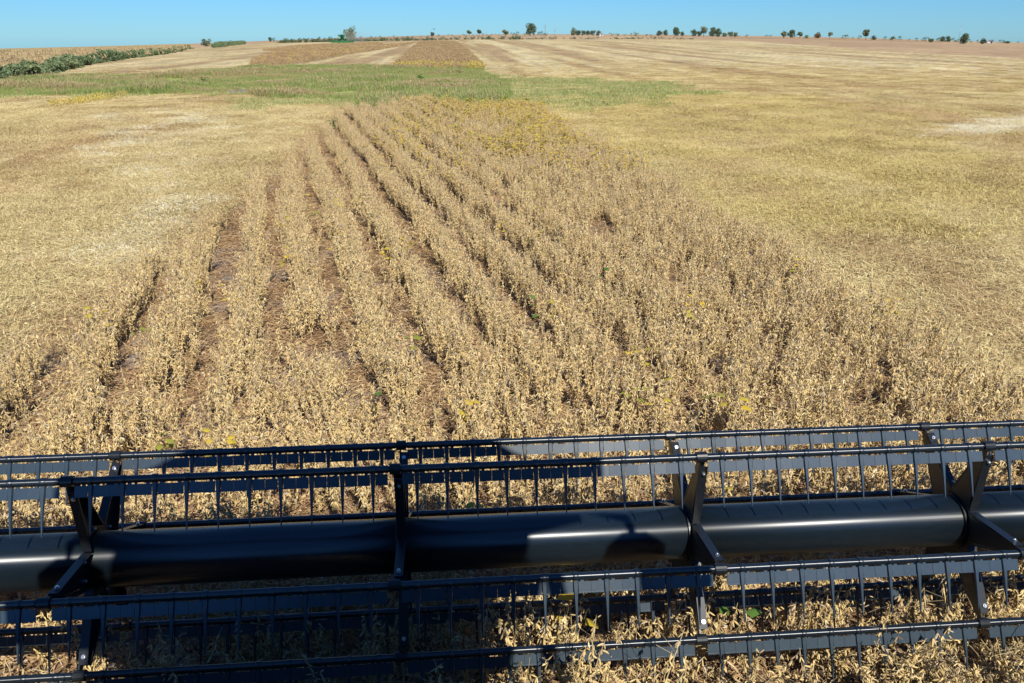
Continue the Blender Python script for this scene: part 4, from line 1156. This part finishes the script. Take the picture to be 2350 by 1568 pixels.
# fingers: sleeve, flat skirt and tapered tine moulded in one
fg = MB(); SL = .1425
cyl_x(fg, -SL / 2 + .001, SL / 2 - .001, .0175, 14, 1, 0, 0, False)
cyl_x(fg, -.012, .012, .0205, 14, 1)
TB = R(28)
e_ = Vector((0, -math.sin(TB), -math.cos(TB))); n_ = Vector((0, -math.cos(TB), math.sin(TB))); X_ = Vector((1, 0, 0))
def slab(mb, x0, x1, e0, e1, th, off=0.0):
    vs = [X_ * x + e_ * e + n_ * (off + t) for t in (-th / 2, th / 2) for e in (e0, e1) for x in (x0, x1)]
    mb.add(vs, [(0, 2, 3, 1), (4, 5, 7, 6), (0, 1, 5, 4), (2, 6, 7, 3), (0, 4, 6, 2), (1, 3, 7, 5)])
slab(fg, -SL / 2 + .0012, -.013, .0235, .072, .004); slab(fg, .013, SL / 2 - .0012, .0235, .072, .004)
slab(fg, -SL / 2 + .0012, -.012, .0695, .0745, .008); slab(fg, .012, SL / 2 - .0012, .0695, .0745, .008)
for sx in (-1, 1): slab(fg, sx * .030 - .008, sx * .030 + .008, .012, .026, .006)
st_ = [(.010, .0260, .014), (.030, .0255, .013), (.072, .0210, .012), (.120, .0150, .010), (.180, .0100, .008), (.230, .0065, .006), (.246, .0030, .003)]
vs, fs = [], []
for (e, w, t) in st_:
    bend = -.10 * max(0, e - .07) ** 1.3
    c = e_ * e + n_ * (.003 + bend)
    vs += [c - X_ * w / 2 - n_ * t / 2, c + X_ * w / 2 - n_ * t / 2, c + X_ * w / 2 * .7 + n_ * t / 2, c - X_ * w / 2 * .7 + n_ * t / 2]
for i in range(len(st_) - 1):
    for k in range(4): fs.append((i * 4 + k, i * 4 + (k + 1) % 4, i * 4 + 4 + (k + 1) % 4, i * 4 + 4 + k))
fs += [(3, 2, 1, 0), tuple(len(vs) - 4 + k for k in range(4))]
fg.add(vs, fs)
fg_me = fg.mesh('finger', [M['finger'], M['reel_bat']])
for j in range(6):
    a = R(45 + PHASE + 60 * j); cy, cz = REEL_R * math.cos(a), REEL_R * math.sin(a)
    mb = MB(); cyl_x(mb, X_LO, X_HI, .0155, 16)
    bat = mb.build('bat', M['reel_bat'], reel, (0, cy, cz))
    for k in range(-2, 3):
        for i in range(10):
            x = k * BAY + .035 + (i + .5) * (BAY - .065) / 10
            f = link('finger', fg_me, bat, (x, 0, 0)); f.rotation_euler = (random.gauss(0, .012), 0, 0)

# ------------------------------------------------------------------ header carried below the reel
header = empty('grain_header', (.25, 2.4, 0))
M['belt'] = plain('belt', (.03, .03, .032), .7, noise=.3, scale=12)
mb = MB(); mb.prism([(.62, .05), (.68, .06), (.62, .085), (.50, .09), (.50, .06)], -4.75, 4.75, 'X'); mb.build('cutter_bar', M['black_part'], header)
mb = MB()
for k in range(125):
    x = -4.71 + k * .0762
    mb.add([(x - .022, .66, .058), (x + .022, .66, .058), (x + .006, .76, .062), (x - .006, .76, .062), (x - .018, .66, .085), (x + .018, .66, .085)], [(0, 1, 2, 3), (0, 3, 4), (1, 5, 2), (4, 3, 2, 5), (0, 4, 5, 1)])
mb.build('knife_guards', M['black_part'], header)['kind'] = 'stuff'
for sx in (-1, 1):
    mb = MB(); mb.prism([(.50, .095), (.50, .115), (-.55, .335), (-.55, .315)], min(sx * .8, sx * 4.6), max(sx * .8, sx * 4.6), 'X'); mb.build('draper_belt', M['belt'], header)
    mb = MB(); mb.prism([(-.7, .1), (.9, .06), (1.35, .12), (.7, .45), (-.1, .95), (-.7, 1.1)], min(sx * 4.76, sx * 4.9), max(sx * 4.76, sx * 4.9), 'X'); mb.build('end_divider', M['black_part'], header)
mb = MB(); mb.prism([(.50, .095), (.50, .115), (-.7, .25), (-.7, .23)], -.78, .78, 'X'); mb.build('feed_draper', M['belt'], header)
mb = MB(); mb.box((-2.8, -.62, .62), (3.9, .05, .95)); mb.box((2.8, -.62, .62), (3.9, .05, .95)); mb.box((0, -.64, 1.12), (9.5, .12, .12)); mb.build('back_frame', M['black_part'], header)
for sx in (-1, 1):
    mb = MB(); mb.prism([(-.6, 1.05), (.95, .86), (1.05, .93), (.95, 1.0), (-.6, 1.2)], sx * 4.66 - .04, sx * 4.66 + .04, 'X'); mb.build('reel_lift_arm', M['black_part'], header)
tag(header, 'black draper header with knife bar and belts below the pickup reel', 'header')

# ------------------------------------------------------------------ the harvester this is seen from (it throws the shadow over the reel)
own = empty('combine_harvester', (0, 0, 0))
M['own_paint'] = plain('own_paint', (.035, .16, .045), .4, noise=.15)
combine_body(own, M['own_paint'], M['black_part'], M['yellow_paint'])
roof = [(-.70, 1.34), (-.95, 1.16), (-1.24, 1.02), (-1.24, .80), (-.98, .72), (-.98, -1.2), (.98, -1.2), (.98, .72), (1.24, .80), (1.24, 1.02), (.95, 1.16), (.70, 1.34)]
mb = MB(); mb.prism(list(reversed(roof)), 3.74, 3.97, 'Z'); mb.build('cab_roof', M['own_paint'], own)
mb = MB(); mb.tube([(-.55, .95, 3.96), (-.55, .95, 4.02)], .2, 20); mb.tube([(-.55, .95, 4.02), (-.55, .95, 4.12)], [.2, .10], 20); mb.build('antenna_dome', M['white_wall'], own)
for sx in (-1, 1):
    wheel(own, sx * 1.75, -.9, 1.0, .7, M['yellow_paint']); wheel(own, sx * 1.5, -5.9, .65, .5, M['yellow_paint'])
    mb = MB(); mb.tube([(sx * .98, 1.02, 3.78), (sx * 1.12, 1.13, 3.54), (sx * 1.36, 1.25, 3.27), (sx * 1.375, 1.25, 3.05)], [.03, .028, .025, .02], 8)
    mb.prism([(sx * 1.37 - .13, 2.62), (sx * 1.37 + .13, 2.62), (sx * 1.37 + .16, 2.70), (sx * 1.37 + .15, 3.04), (sx * 1.37 + .06, 3.13), (sx * 1.37 - .06, 3.13), (sx * 1.37 - .15, 3.04), (sx * 1.37 - .16, 2.70)], 1.2, 1.28, 'Y')
    mb.build('mirror', M['black_part'], own)
mb = MB(); mb.prism([(-1.0, 1.1), (1.72, .35), (1.72, 1.05), (-1.0, 1.85)], -.7, .7, 'X'); mb.build('feeder_house', M['own_paint'], own)
mb = MB(); mb.tube([(-1.45, -2.2, 3.2), (-1.75, -4.0, 3.5), (-1.85, -8.2, 3.6)], .2, 12); mb.build('unloading_auger', M['own_paint'], own)
mb = MB(); mb.box((0, -.55, 2.42), (.55, .55, .14)); mb.box((0, -.80, 2.75), (.5, .12, .62)); mb.tube([(0, -.55, 1.95), (0, -.55, 2.4)], .09, 8); mb.build('seat', M['black_part'], own)
tag(own, 'green combine harvester whose cab the field is seen from, carrying the reel', 'combine')
